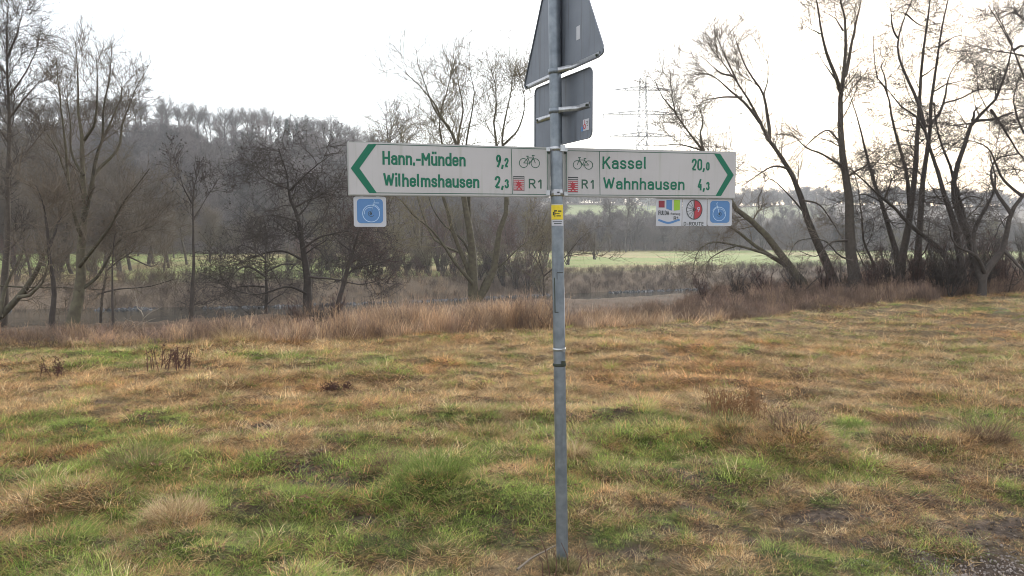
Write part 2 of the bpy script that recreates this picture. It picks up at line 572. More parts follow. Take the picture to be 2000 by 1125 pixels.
def hero(name, label, depth, limbs, seed=0, bark_m=None, twig_m=None, n1=40, l1=(.8, 1.8), n2=260, l2=(.4, .9), n3=1200, l3=(.2, .5),
         up=.12, flat=0.0, ang=(30, 65), wig=.16, rmin=.0045, group=None, cat='tree', extra=None, tr1=(.3, 1)):
    """limbs: (pixel polyline, base radius, tip radius, depth at start offset, depth at end offset)"""
    rng = np.random.default_rng(seed)
    P, RR = [], []
    for k, lb in enumerate(limbs):
        px = np.array(lb[0], float)
        d = depth + np.linspace(lb[3], lb[4], len(px))
        w3 = at(px[:, 0], px[:, 1], d)
        if k == 0 or (len(lb) > 5 and lb[5]):
            g = w3[0].copy()
            g[2] = float(terrain(g[0], g[1])) - .15
            g[0] += .02
            if g[2] < w3[0][2] - .1:
                w3 = np.vstack([g, w3])
        P.append(resample(w3, K_L, rng, lb[1] * .22))
        t = np.linspace(0, 1, K_L)
        RR.append((lb[1] * (1 - t) ** 1.25 + lb[2] * .8 * (1 - (1 - t) ** 1.25)) * (1 + (.35 if k == 0 else 0) * np.exp(-t * 14)))
    base = P[0][0].copy()
    root = thing(name, label, cat, tuple(base), group)
    P, RR = np.array(P), np.array(RR)
    for k in range(len(P)):
        v, f = tubes(P[k:k + 1] - base, RR[k:k + 1], 9)
        link('trunk' if k == 0 else 'limb', mesh_np('trunk' if k == 0 else 'limb', v, [f], True), bark_m or M_BARK, root)
    RR = RR * .70
    n1, n2, n3 = int(n1 * 1.15), int(n2 * 1.5), int(n3 * 1.6)
    a1, r1 = sprout(P, RR, n1, rng, (l1[0] * .8, l1[1] * 1.15), ang, (max(tr1[0], .35), tr1[1]), 8, up, wig, .42, rmin * 1.6, flat)
    src_p = np.concatenate([P[:, 7:], a1[:, 1:]])
    src_r = np.concatenate([RR[:, 7:] * .5, r1[:, 1:]])
    a2, r2 = sprout(src_p, src_r, n2, rng, (l2[0] * 1.2, l2[1] * 1.35), ang, (.3, 1), 6, up, wig, .5, rmin * 1.2, flat)
    both = np.concatenate([a1[:, :6], a2])
    bothr = np.concatenate([r1[:, :6], r2])
    a3, r3 = sprout(both, bothr, n3, rng, (l3[0] * 1.2, l3[1] * 1.5), ang, (.2, 1), 4, up, wig * 1.1, .55, rmin * .85, flat * .6)
    parts = [tubes(a1 - base, r1, 5), tubes(a2 - base, r2, 4), tubes(a3 - base, r3, 3)]
    if extra:
        parts.append(extra(a3, a2, base, rng))
    v, f = join([p for p in parts if p is not None])
    link('crown', mesh_np('crown', v, [f]), twig_m or M_TWIG, root)
    return root


def cones(nc, size=.022, lo=0.0):
    """little cones or dead leaves hanging in the twigs: small quads crossed"""
    def fn(a3, a2, base, rng):
        i = rng.integers(0, len(a3), nc)
        k = rng.integers(1, a3.shape[1], nc)
        c = a3[i, k] - base + rng.normal(size=(nc, 3)) * .02
        s = size * rng.uniform(.6, 1.5, nc)[:, None]
        q = []
        for d in range(2):
            u = rng.normal(size=(nc, 3))
            u /= np.linalg.norm(u, axis=1, keepdims=True)
            v_ = np.cross(u, rng.normal(size=(nc, 3)))
            v_ /= np.linalg.norm(v_, axis=1, keepdims=True)
            q.append(np.stack([c - u * s, c - v_ * s * .7, c + u * s, c + v_ * s * .7], 1))
        q = np.concatenate(q)
        return q.reshape(-1, 3), np.arange(len(q) * 4).reshape(-1, 4)
    return fn


def generic(seed, H, spread, style='dome', detail=1.0, tw=.012):
    """mesh pair (trunk, crown) of a bare tree of height H, for copies"""
    rng = np.random.default_rng(seed)
    P, RR = [], []
    if style in ('dome', 'tall'):
        n = 7
        z = np.linspace(0, H * (.55 if style == 'dome' else .92), n)
        x = np.cumsum(rng.normal(size=(n, 2)), 0) * H * .012
        x[0] = 0
        P.append(resample(np.column_stack([x, z]), K_L, rng, .02))
        RR.append(np.linspace(H * .016, H * (.008 if style == 'dome' else .002), K_L))
        a, r = sprout(np.array(P), np.array(RR), int(15 if style == 'dome' else 26), rng, (H * spread * .7, H * spread * 1.2), (25, 60) if style == 'dome' else (40, 70), (.35, 1.0), K_L, .10 if style == 'dome' else .03, .07, .62, .01)
        T = (np.array(P), np.array(RR))
    elif style == 'ridge':
        x = np.cumsum(rng.normal(size=(7, 2)), 0) * H * .012
        x[0] = 0
        P.append(resample(np.column_stack([x, np.linspace(0, H * .66, 7)]), K_L, rng, .02))
        RR.append(np.linspace(H * .015, H * .006, K_L))
        a, r = sprout(np.array(P), np.array(RR), 16, rng, (H * .30, H * .55), (25, 70), (.5, 1.0), K_L, .10, .07, .62, .01)
        T = (np.array(P), np.array(RR))
    else:
        n = 9 if style == 'bush' else 5
        for k in range(n):
            th = rng.uniform(0, 2 * math.pi)
            le = rng.uniform(.15, .75) * spread
            b = rng.normal(size=2) * H * .03
            tpos = np.array([math.cos(th), math.sin(th)]) * H * le + b
            mid = b + (tpos - b) * .4
            P.append(resample([[b[0], b[1], 0], [mid[0], mid[1], H * .42], [tpos[0], tpos[1], H * rng.uniform(.7, 1.0)]], K_L, rng, H * .008))
            RR.append(np.linspace(H * .012, H * .003, K_L))
        T = (np.array(P), np.array(RR))
        a, r = sprout(T[0], T[1], int(30), rng, (H * .15, H * .4), (25, 60), (.15, 1.0), K_L, .10, .1, .6, .008)
    n2, n3 = int(260 * detail), int(1300 * detail)
    a2, r2 = sprout(np.concatenate([a, T[0]]), np.concatenate([r, T[1]]), n2, rng, (H * .08, H * .2), (25, 65), (.3, 1), 6, .08, .15, .6, tw)
    a3, r3 = sprout(a2, r2, n3, rng, (H * .04, H * .11), (25, 65), (.1, 1), 4, .06, .2, .7, tw * .8)
    tv = tubes(T[0], T[1], 7)
    cv = join([tubes(a, r, 5), tubes(a2, r2, 3), tubes(a3, r3, 3)])
    return tv, cv


def gen_tree(name, seed, H, spread, style, label, cat, group, bm, tm, detail=1.0, tw=.012):
    tv, cv = generic(seed, H, spread, style, detail, tw)
    root = thing(name, label, cat, (0, 0, 0), group)
    link('trunk', mesh_np('trunk', tv[0], [tv[1]], True), bm, root)
    link('crown', mesh_np('crown', cv[0], [cv[1]]), tm, root)
    return root


# ------------------------------------------------------------------ scattered plants (geometry nodes)
def scatter_group():
    g = bpy.data.node_groups.new('scatter', 'GeometryNodeTree')
    g.interface.new_socket('Geometry', in_out='INPUT', socket_type='NodeSocketGeometry')
    g.interface.new_socket('Protos', in_out='INPUT', socket_type='NodeSocketCollection')
    g.interface.new_socket('Geometry', in_out='OUTPUT', socket_type='NodeSocketGeometry')
    n, l = g.nodes, g.links
    gi, go = n.new('NodeGroupInput'), n.new('NodeGroupOutput')
    ci = n.new('GeometryNodeCollectionInfo')
    ci.inputs['Separate Children'].default_value = True
    ci.inputs['Reset Children'].default_value = True
    ip = n.new('GeometryNodeInstanceOnPoints')
    ip.inputs['Pick Instance'].default_value = True

    def na(nm, ty):
        a = n.new('GeometryNodeInputNamedAttribute')
        a.data_type = ty
        a.inputs['Name'].default_value = nm
        return a.outputs['Attribute']
    er = n.new('FunctionNodeEulerToRotation')
    l.new(na('rot', 'FLOAT_VECTOR'), er.inputs[0])
    l.new(gi.outputs['Geometry'], ip.inputs['Points'])
    l.new(gi.outputs['Protos'], ci.inputs['Collection'])
    l.new(ci.outputs[0], ip.inputs['Instance'])
    l.new(na('pick', 'INT'), ip.inputs['Instance Index'])
    l.new(er.outputs[0], ip.inputs['Rotation'])
    l.new(na('scl', 'FLOAT_VECTOR'), ip.inputs['Scale'])
    l.new(ip.outputs[0], go.inputs['Geometry'])
    return g


SCATTER = scatter_group()
_pc = [0]


def protos(meshes, m_):
    c = bpy.data.collections.new('prototypes')
    for me in meshes:
        if m_ is not None:
            me.materials.append(m_)
        _pc[0] += 1
        c.objects.link(bpy.data.objects.new('prototype_%04d' % _pc[0], me))
    return c


def scatter(name, pts, rot, scl, pick, col, coll, label):
    me = mesh_np(name, pts, [])
    n_ = len(pts)
    me.attributes.new('rot', 'FLOAT_VECTOR', 'POINT').data.foreach_set('vector', rot.astype(np.float32).ravel())
    me.attributes.new('scl', 'FLOAT_VECTOR', 'POINT').data.foreach_set('vector', scl.astype(np.float32).ravel())
    me.attributes.new('pick', 'INT', 'POINT').data.foreach_set('value', pick.astype(np.int32))
    me.attributes.new('col', 'FLOAT_COLOR', 'POINT').data.foreach_set('color', np.concatenate([col, np.ones((n_, 1))], 1).astype(np.float32).ravel())
    o = link(name, me)
    md = o.modifiers.new('scatter', 'NODES')
    md.node_group = SCATTER
    for it in SCATTER.interface.items_tree:
        if it.name == 'Protos':
            md[it.identifier] = coll
    tag(o, label, kind='stuff')
    return o


def blades(n, seed, h, lean, w_, rad, droop=.5, K=4):
    """a tuft of n blades: verts, quads and a shade value for each vertex"""
    rng = np.random.default_rng(seed)
    th = rng.uniform(0, 2 * math.pi, n)
    rr = rad * np.sqrt(rng.uniform(0, 1, n))
    b = np.stack([np.cos(th) * rr, np.sin(th) * rr, np.full(n, -.012)], 1)
    ph = th + rng.normal(size=n) * .9
    hh = rng.uniform(h[0], h[1], n)
    le = rng.uniform(lean[0], lean[1], n)
    t = np.linspace(0, 1, K)
    out = np.stack([np.cos(ph), np.sin(ph), np.zeros(n)], 1)
    ang = le[:, None] + droop * rng.uniform(.4, 1.6, n)[:, None] * t[None, :] ** 1.5 * 1.7
    ds = hh[:, None] / (K - 1)
    hor = np.concatenate([np.zeros((n, 1)), np.cumsum(np.sin(ang[:, :-1]) * ds, 1)], 1)
    ver = np.concatenate([np.zeros((n, 1)), np.cumsum(np.cos(ang[:, :-1]) * ds, 1)], 1)
    ver = np.maximum(ver, .002 + hor * .03)
    tw = rng.normal(size=n) * .25
    side = np.stack([-np.sin(ph + tw), np.cos(ph + tw), np.zeros(n)], 1)
    C = b[:, None, :] + out[:, None, :] * hor[..., None] + np.array([0, 0, 1.])[None, None] * ver[..., None]
    C = C + side[:, None, :] * (rng.normal(size=n)[:, None] * t[None] ** 2 * .15 * hh[:, None])[..., None]
    ww = w_ * rng.uniform(.6, 1.3, n)[:, None] * (1 - t[None, :] ** 1.8 * .92)
    A, B = C - side[:, None] * ww[..., None], C + side[:, None] * ww[..., None]
    V = np.stack([A, B], 2).reshape(-1, 3)
    i = (np.arange(n)[:, None] * K + np.arange(K - 1)[None]) * 2
    F = np.stack([i, i + 1, i + 3, i + 2], -1).reshape(-1, 4)
    sh = np.repeat(rng.uniform(0, 1, n), K * 2)
    return V, F, sh


def blade_mesh(name, *a, **k):
    V, F, sh = blades(*a, **k)
    me = mesh_np(name, V, [F])
    if len(me.vertices) == len(sh):
        me.attributes.new('shade', 'FLOAT', 'POINT').data.foreach_set('value', sh.astype(np.float32))
    return me


M_GRASS = attr_mat('grass_blades', 'col', vary=.45, trans=.45)
rng = np.random.default_rng(11)

#       kind of tuft              blades seed  height       lean       width  radius
tuft = [blade_mesh('tuft', 34, 1, (.02, .055), (.1, 1.0), .0013, .06, .6),
        blade_mesh('tuft', 34, 2, (.03, .065), (.2, 1.2), .0013, .07, .7),
        blade_mesh('tuft', 30, 3, (.05, .11), (.2, 1.1), .0014, .06, .8),
        blade_mesh('tuft', 30, 4, (.06, .13), (.6, 1.3), .0013, .06, .7),
        blade_mesh('tuft', 30, 5, (.04, .12), (1.0, 1.55), .0013, .08, .15),
        blade_mesh('tuft', 30, 6, (.05, .13), (.9, 1.5), .0012, .09, .2),
        blade_mesh('tuft', 9, 7, (.08, .17), (.05, .7), .0010, .04, .3)]


def litter_mesh():
    rg_ = np.random.default_rng(99)
    n_ = 16
    c = np.column_stack([rg_.normal(size=n_) * .05, rg_.normal(size=n_) * .05, rg_.uniform(.004, .02, n_)])
    u = rg_.normal(size=(n_, 3)) * [1, 1, .35]
    u /= np.linalg.norm(u, axis=1, keepdims=True)
    v_ = np.cross(u, rg_.normal(size=(n_, 3)) * [.3, .3, 1])
    v_ /= np.linalg.norm(v_, axis=1, keepdims=True)
    s_ = rg_.uniform(.006, .016, n_)[:, None]
    V = np.stack([c - u * s_, c - v_ * s_ * .55, c + u * s_, c + v_ * s_ * .55], 1).reshape(-1, 3)
    me = mesh_np('litter', V, [np.arange(n_ * 4).reshape(-1, 4)])
    me.attributes.new('shade', 'FLOAT', 'POINT').data.foreach_set('value', np.repeat(rg_.uniform(0, 1, n_), 4).astype(np.float32))
    return me


tuft.append(litter_mesh())
G_PROTO = protos(tuft, M_GRASS)

GREENS = np.array([[.27, .37, .075], [.36, .45, .10], [.19, .28, .06], [.46, .50, .16]])
TANS = np.array([[.70, .50, .26], [.60, .38, .18], [.78, .63, .38], [.46, .30, .15], [.66, .42, .20]])


def meadow():
    P = []
    # even in the picture's own density, thinning with distance
    for (d0, d1, n_, amax) in ((2.6, 7, 36000, 47), (7, 14, 52000, 42), (14, 30, 30000, 40)):
        d = np.sqrt(rng.uniform(0, 1, n_) * (d1 * d1 - d0 * d0) + d0 * d0)
        if d0 > 6:
            d = d0 + (d1 - d0) * rng.uniform(0, 1, n_) ** 1.15
        a = np.radians(rng.uniform(-amax, amax, n_))
        P.append(np.stack([d * np.sin(a), d * np.cos(a)], 1))
    P = np.concatenate(P)
    # the sides and the ground behind, thin
    q = rng.uniform(-9, 9, (5000, 2))
    q[:, 1] = rng.uniform(-5, 4, 5000)
    P = np.concatenate([P, q[(np.hypot(q[:, 0], q[:, 1]) > .4) & ((np.hypot(q[:, 0], q[:, 1]) < 2.7) | (np.abs(q[:, 0]) > q[:, 1] * 1.05))]])
    x, y = P.T
    s = y - np.interp(x, EX, EY)
    keep = s < 1.2
    x, y, s = x[keep], y[keep], s[keep]
    warm, mud = patches(x, y)
    pathc = on_ground(1990, 1118)
    onpath = np.exp(-((x - pathc[0]) / .42) ** 2 - ((y - pathc[1]) / .26) ** 2)
    keep = rng.uniform(0, 1, len(x)) > np.maximum(np.clip(mud * .92 - .05, 0, .86), np.clip(onpath * 1.8 - .3, 0, .97))
    x, y, warm, mud = x[keep], y[keep], warm[keep], mud[keep]
    n_ = len(x)
    z = terrain(x, y)
    u = rng.uniform(0, 1, n_)
    isT = u < np.clip((warm - .46) * 1.15 + .52, .22, .90)
    gi_ = rng.integers(0, 4, n_)
    ti_ = rng.integers(0, 5, n_)
    col = np.where(isT[:, None], TANS[ti_], GREENS[gi_])
    red = np.clip((fbm(x * .8, y * .8, 111, 3) - .5) * 4, 0, 1)[:, None] * isT[:, None]
    col = np.where((rng.uniform(0, 1, n_) < .09)[:, None], np.array([.22, .15, .095]), col)
    col = col * (1 + red * (np.array([1.02, .86, .74]) - 1))
    col = col * rng.uniform(.42, 1.38, n_)[:, None] * (.86 + .28 * vn(x * 4, y * 4, 13))[:, None]
    tall = np.clip((fbm(x * 1.3, y * 1.3, 121, 3) - .45) * 4, 0, 1)
    for a, b, r_, h_ in TUSS:
        tall = np.maximum(tall, 1.2 * np.exp(-((x - a) ** 2 + (y - b) ** 2) / (r_ * r_)))
    low = sm((1.5 + (x + .5) * .0 - (y - 3.6)) / 1.0) * sm((x + 1) / 1.0)
    pick = np.where(isT, rng.choice([4, 5, 3, 5, 1], n_), rng.choice([0, 1, 0, 2], n_))
    v = rng.uniform(0, 1, n_) < tall * .6
    pick = np.where(v, rng.choice([2, 3, 3], n_), pick)
    pick = np.where((rng.uniform(0, 1, n_) < .03) & isT, 6, pick)
    lit = rng.uniform(0, 1, n_) < .03 + .22 * np.clip(mud * 3, 0, 1)
    pick = np.where(lit, 7, pick)
    col = np.where(lit[:, None], np.array([.22, .13, .08]) * rng.uniform(.5, 1.5, n_)[:, None], col)
    d = np.hypot(x, y)
    sc = rng.uniform(.65, 1.15, n_) * np.interp(d, [3, 7, 14, 28], [.95, 1.2, 1.65, 2.4])
    sc = sc * (1 - .35 * low)
    sc = sc * (.45 + 1.1 * fbm(x * 3.2, y * 3.2, 19, 2))
    zsc = sc * np.interp(d, [3, 7, 14, 28], [.82, .78, .66, .6])
    rot = np.stack([rng.normal(size=n_) * .12, rng.normal(size=n_) * .12, rng.uniform(0, 6.28, n_)], 1)
    scatter('grass', np.stack([x, y, z], 1), rot, np.stack([sc, sc, zsc], 1), pick, col, G_PROTO, 'rough winter grass, green mixed with dead straw, all over the meadow')


meadow()


def bank_plants():
    # reeds (pale), and dark dead herb stems in front of the right-hand trees
    reed = [blade_mesh('reed', 16, 20 + k, (.45, 1.0), (.0, .22), .0035, .16, .22, 5) for k in range(3)]
    herb = []
    for k in range(4):
        rg = np.random.default_rng(40 + k)
        n_ = 9
        b = np.concatenate([rg.normal(size=(n_, 2)) * .09, np.zeros((n_, 1))], 1)
        tip = b + np.concatenate([rg.normal(size=(n_, 2)) * .16, rg.uniform(.5, 1.0, (n_, 1))], 1)
        p = np.stack([b, (b + tip) / 2 + rg.normal(size=(n_, 3)) * .03, tip], 1)
        r_ = np.tile([[.005, .004, .002]], (n_, 1))
        a2, r2 = sprout(p, r_, 60, rg, (.1, .3), (20, 55), (.3, 1), 4, .12, .15, .7, .0028)
        v, f = join([tubes(p, r_, 3), tubes(a2, r2, 3)])
        me = mesh_np('stem', v, [f])
        me.attributes.new('shade', 'FLOAT', 'POINT').data.foreach_set('value', rg.uniform(0, 1, len(me.vertices)).astype(np.float32) * .4 + .3)
        herb.append(me)
    dm = attr_mat('dead_stems', 'col', trans=.15, vary=.4)
    C = protos(reed + herb, dm)
    global HERBS
    HERBS = bpy.data.collections.new('prototypes')
    for o in list(C.objects)[3:]:
        HERBS.objects.link(o)

    def run(name, n_, x0, x1, s0, s1, picks, cols, hs, label, dens=None, seed=5):
        rg = np.random.default_rng(seed)
        x = rg.uniform(x0, x1, n_)
        s = s0 + (s1 - s0) * rg.uniform(0, 1, n_) ** 1.3
        s = s * (.8 + .4 * vn(x * .5, x * 0, 7)) if s0 > 0 else s
        y = np.interp(x, EX, EY) + s
        if dens is not None:
            k = rg.uniform(0, 1, n_) < dens(x, s)
            x, y, s = x[k], y[k], s[k]
        m_ = len(x)
        z = terrain(x, y)
        h_ = hs(x, s) * rg.uniform(.55, 1.2, m_) * (.35 + 1.3 * fbm(x * 1.3, y * 1.3, 33, 3))
        cc = np.array(cols)[rg.integers(0, len(cols), m_)] * rg.uniform(.7, 1.25, m_)[:, None] * (.45 + 1.1 * fbm(x * 1.1, y * 1.1, 43, 2))[:, None]
        rot = np.stack([rg.normal(size=m_) * .24, rg.normal(size=m_) * .24, rg.uniform(0, 6.28, m_)], 1)
        wd = np.clip(h_, .6, 1.5) * 1.1
        scatter(name, np.stack([x, y, z], 1), rot, np.stack([wd, wd, h_], 1), rg.choice(picks, m_), cc, C, label)

    tan = [[.60, .42, .26], [.50, .32, .19], [.66, .50, .34], [.38, .25, .16]]
    mauve = [[.26, .175, .13], [.32, .22, .165], [.18, .13, .105], [.40, .28, .19]]
    run('reeds', 3000, -5.5, 4.5, .2, 3.0, [0, 1, 2], tan, lambda x, s: np.interp(x, [-5.5, -3.5, -2, 0, 1, 3, 4.5], [.24, .40, .58, .58, .42, .30, .28]),
        'pale dead reeds standing along the river bank behind the pole', lambda x, s: np.interp(x, [-5.5, -3.5, 1, 3, 4.5], [.5, 1, 1, .6, .3]) * np.clip((fbm(x * 1.1, s * 1.1 + 9, 88, 3) - .38) * 5, .08, 1))
    run('dead_herbs', 6500, .8, 32, .3, 9, [3, 4, 5, 6, 3, 4, 5, 6, 0], mauve, lambda x, s: np.interp(x, [.8, 3, 6, 12, 32], [.30, .36, .50, .66, .8]) * np.interp(s, [0, 2, 9], [.55, .85, 1.15]),
        'brown dead herb stems and brambles below the leaning trees', lambda x, s: (s < np.interp(x, [.8, 4, 7], [2.2, 4.5, 9.5])) & (s > 2.2 * fbm(x * .8, x * 0, 55, 3) - .5), seed=6)
    run('bank_weeds', 3200, -30, 1.0, .2, 2.6, [3, 4, 5, 6, 0, 1], mauve + tan[:2], lambda x, s: np.interp(x, [-30, -6, -4, 1], [.30, .28, .42, .6]),
        'low brown weeds along the left part of the bank', seed=8)
    # far bank: scrub and reeds
    rg = np.random.default_rng(77)
    n_ = 5200
    x = rg.uniform(-75, 110, n_)
    t = rg.uniform(.5, 9, n_)
    y = np.interp(x, FX, FY) + t
    z = terrain(x, y)
    hh = rg.uniform(.6, 1.3, n_) * (.5 + fbm(x * .15, y * .15, 35, 3))
    a = 1000 + FPX * x / y
    pal = rg.uniform(0, 1, n_) < np.clip((fbm(x * .12, x * 0, 45, 2) - .52) * 4, 0, .6)
    cc = np.where(pal[:, None], np.array([.36, .25, .155]), np.array([.125, .095, .075])) * rg.uniform(.7, 1.3, n_)[:, None]
    rot = np.stack([rg.normal(size=n_) * .15, rg.normal(size=n_) * .15, rg.uniform(0, 6.28, n_)], 1)
    scatter('far_bank_scrub', np.stack([x, y, z], 1), rot, np.stack([hh * 1.6, hh * 1.6, hh * .8], 1), np.where(pal, rg.integers(0, 3, n_), rg.integers(3, 7, n_)), cc, C,
            'brown scrub and dead reeds on the far bank of the river')


bank_plants()


def wood_scrub():
    rg = np.random.default_rng(78)
    n_ = 5200
    a = rg.uniform(-600, 2500, n_)
    y = np.interp(a, HA, H0) + rg.uniform(-4, 26, n_)
    x = (a - 1000) / FPX * y
    z = terrain(x, y)
    hh = rg.uniform(1.6, 3.6, n_) * (.5 + fbm(x * .08, y * .08, 36, 3))
    cc = np.array([.17, .135, .12]) * rg.uniform(.65, 1.3, n_)[:, None]
    rot = np.stack([rg.normal(size=n_) * .15, rg.normal(size=n_) * .15, rg.uniform(0, 6.28, n_)], 1)
    scatter('wood_edge_scrub', np.stack([x, y, z], 1), rot, np.stack([hh * 2.2, hh * 2.2, hh], 1), rg.integers(0, 3, n_), cc, HERBS, 'grey-brown scrub along the foot of the far woods')


wood_scrub()

# ------------------------------------------------------------------ the wood on the hill
FP = []
for k in range(5):
    tv, cv = generic(200 + k, 13.5, .42, 'dome' if k % 2 else 'tall', 1.0, .035)
    v, f = join([tv, cv])
    FP.append(mesh_np('bare_tree', v, [f]))
FOREST = protos(FP, M_TWIG_FAR)


def forest():
    rg = np.random.default_rng(9)
    X, Y = [], []
    n_ = 5200
    y = 130 + 330 * rg.uniform(0, 1, n_) ** .8
    a = rg.uniform(-700, 2700, n_)
    d1, d0 = np.interp(a, HA, HD), np.interp(a, HA, H0)
    x = (a - 1000) / FPX * y
    ok = (y > d0 + 3) & (y < d1 - np.where(a < 780, 30, -25)) & ((a < 1040) | (y > 388) | (y < 285)) & ~((a > 1040) & (y > 215) & (y < 285) & (rg.uniform(0, 1, n_) < .65))
    ok &= (rg.uniform(0, 1, n_) < np.interp(a, [0, 900, 1100, 2000], [1, .9, .7, .7]))
    x, y, a, d1 = x[ok], y[ok], a[ok], d1[ok]
    a2 = rg.uniform(1000, 2700, 1500)
    y2 = np.where(np.arange(1500) < 950, rg.uniform(385, 455, 1500), rg.uniform(168, 225, 1500))
    a2, y2 = a2[y2 > np.interp(a2, HA, H0) - 2], y2[y2 > np.interp(a2, HA, H0) - 2]
    x, y, a = np.concatenate([x, (a2 - 1000) / FPX * y2]), np.concatenate([y, y2]), np.concatenate([a, a2])
    d1 = np.interp(a, HA, HD)
    nearridge = y > d1 - 60
    sc = rg.uniform(.65, 1.0, len(x)) * np.where(nearridge & (a < 780), np.interp(d1 - y, [30, 80], [.50, .9]), 1) * np.interp(a, [700, 1050], [1, .72]) * np.where((a > 1050) & (y < 240), .75, 1)
    z = terrain(x, y) - .2
    m_ = len(x)
    rot = np.stack([rg.normal(size=m_) * .04, rg.normal(size=m_) * .04, rg.uniform(0, 6.28, m_)], 1)
    scatter('bare_woods', np.stack([x, y, z], 1), rot, np.stack([sc, sc, sc], 1), rg.integers(0, 5, m_), np.ones((m_, 3)) * .1, FOREST, 'grey leafless wood covering the hillside')


forest()

# trees one can tell apart on the skyline
rg = np.random.default_rng(14)
ridge = [gen_tree('ridge_tree', 300 + k, 16.5, .36, 'ridge', 'bare grey tree in the row along the wooded hill skyline', 'tree', 'bare trees on the hill skyline', M_BARK_DARK, M_BARK, .8, .024) for k in range(4)]
k = 0
for px in np.arange(-90, 760, 13.0):
    px += rg.uniform(-5, 5)
    d = float(np.interp(px, HA, HD)) - rg.uniform(-2, 9)
    x = (px - 1000) / FPX * d
    loc = (x, d, float(terrain(x, d)) - .2)
    s = rg.uniform(.75, 1.0)
    if k < 4:
        ridge[k].location = loc
        ridge[k].scale = (s, s, s)
    else:
        copy_thing(ridge[k % 4], loc, rg.uniform(0, 6.28), (s * rg.uniform(.9, 1.15), s, s))
    k += 1

# trees and bushes across the river
far = [gen_tree('far_bank_tree', 400 + k, 12, (.34, .42, .30)[k], ('dome', 'dome', 'tall')[k], 'bare brown tree among those standing across the river', 'tree', 'bare trees across the river', M_BARK, M_TWIG, 1.6, .014) for k in range(3)]
k = 0
for px, top, d in ((-60, 215, 72), (30, 250, 76), (85, 215, 88), (140, 300, 70), (205, 235, 84), (255, 300, 78), (300, 330, 92), (-20, 330, 62), (120, 250, 74), (175, 290, 78), (235, 280, 70), (10, 300, 66), (330, 340, 84), (290, 280, 88), (365, 350, 90), (230, 330, 64), (320, 380, 76), (-30, 260, 80), (150, 270, 90), (410, 370, 96), (340, 395, 110), (430, 400, 105), (500, 385, 112),
                   (60, 360, 64), (185, 380, 66), (630, 330, 110), (560, 370, 120), (690, 360, 96), (460, 420, 118), (752, 208, 85), (-150, 260, 80), (-250, 240, 84), (380, 420, 120), (270, 400, 118)):
    x = (px - 1000) / FPX * d
    gz = float(terrain(x, d))
    H = CAMH + (470 - top) / FPX * d - gz
    s = H / 12.3
    if k < 3:
        far[k].location = (x, d, gz - .1)
        far[k].scale = (s, s, s)
    else:
        copy_thing(far[k % 3], (x, d, gz - .1), rg.uniform(0, 6.28), (s, s, s))
    k += 1

bush = [gen_tree('bare_bush', 420 + k, 5, .8, 'bush', 'bare olive-brown bush in the thicket across the river', 'bush', 'bare bushes across the river', M_BARK, (M_TWIG_OLIVE, M_TWIG, M_TWIG_RED)[k], 1.7, .012) for k in range(3)]
k = 0
for px, top, d in ((640, 430, 74), (690, 445, 70), (730, 420, 78), (775, 400, 74), (820, 390, 80), (860, 400, 74), (905, 390, 78), (950, 385, 84), (990, 400, 78), (1030, 395, 86), (1065, 420, 90), (600, 470, 72),
                   (560, 480, 70), (110, 440, 62), (30, 460, 60), (180, 470, 63), (1110, 430, 95), (1140, 520, 84), (1010, 500, 76), (1050, 515, 78), (1220, 525, 88), (1740, 440, 120), (1820, 430, 115),
                   (1890, 425, 110), (1950, 420, 105), (2010, 410, 110), (2080, 420, 110), (-60, 420, 60), (1660, 460, 130), *[(q_, 455 + (q_ * 7) % 40, 66 + (q_ * 3) % 9) for q_ in range(600, 1080, 24)], (770, 490, 68), (830, 500, 70), (880, 505, 70), (240, 520, 60), (300, 530, 62), (440, 525, 64), (1160, 440, 120)):
    x = (px - 1000) / FPX * d
    gz = float(terrain(x, d))
    s = (CAMH + (470 - top) / FPX * d - gz) / 5.2
    sw = s * (1.0 if s > .5 else 1.6)
    if k < 3:
        bush[k].location = (x, d, gz - .1)
        bush[k].scale = (sw, sw, s)
    else:
        copy_thing(bush[k % 3], (x, d, gz - .1), rg.uniform(0, 6.28), (sw, sw, s))
    k += 1

# hedge of trees at the far end of the meadow on the right
edge = [gen_tree('meadow_edge_tree', 440 + k, 9, .42, ('dome', 'bush', 'dome')[k], 'bare grey tree in the row at the far end of the green meadow', 'tree', 'bare trees along the far edge of the meadow', M_BARK, M_TWIG_FAR, 1.3, .022) for k in range(3)]
k = 0
for px in np.arange(1090, 2080, 21.0):
    px += rg.uniform(-7, 7)
    d = float(np.interp(px, HA, H0)) + rg.uniform(-6, 4)
    x = (px - 1000) / FPX * d
    s = rg.uniform(.75, 1.05)
    loc = (x, d, float(terrain(x, d)) - .1)
    if k < 3:
        edge[k].location = loc
        edge[k].scale = (s, s, s)
    else:
        copy_thing(edge[k % 3], loc, rg.uniform(0, 6.28), (s * 1.1, s, s))
    k += 1
for px, lab in ((1190, 'taller straight bare tree left of its pair at the end of the meadow'), (1222, 'taller slim bare tree right of its pair at the end of the meadow')):
    d = 168
    x = (px - 1000) / FPX * d
    t_ = gen_tree('poplar_tree', 460 + px, 12.5, .20, 'tall', lab, 'tree', None, M_BARK_DARK, M_TWIG_FAR, .8, .02)
    t_.location = (x, d, float(terrain(x, d)) - .1)

# dark evergreens among the bare wood


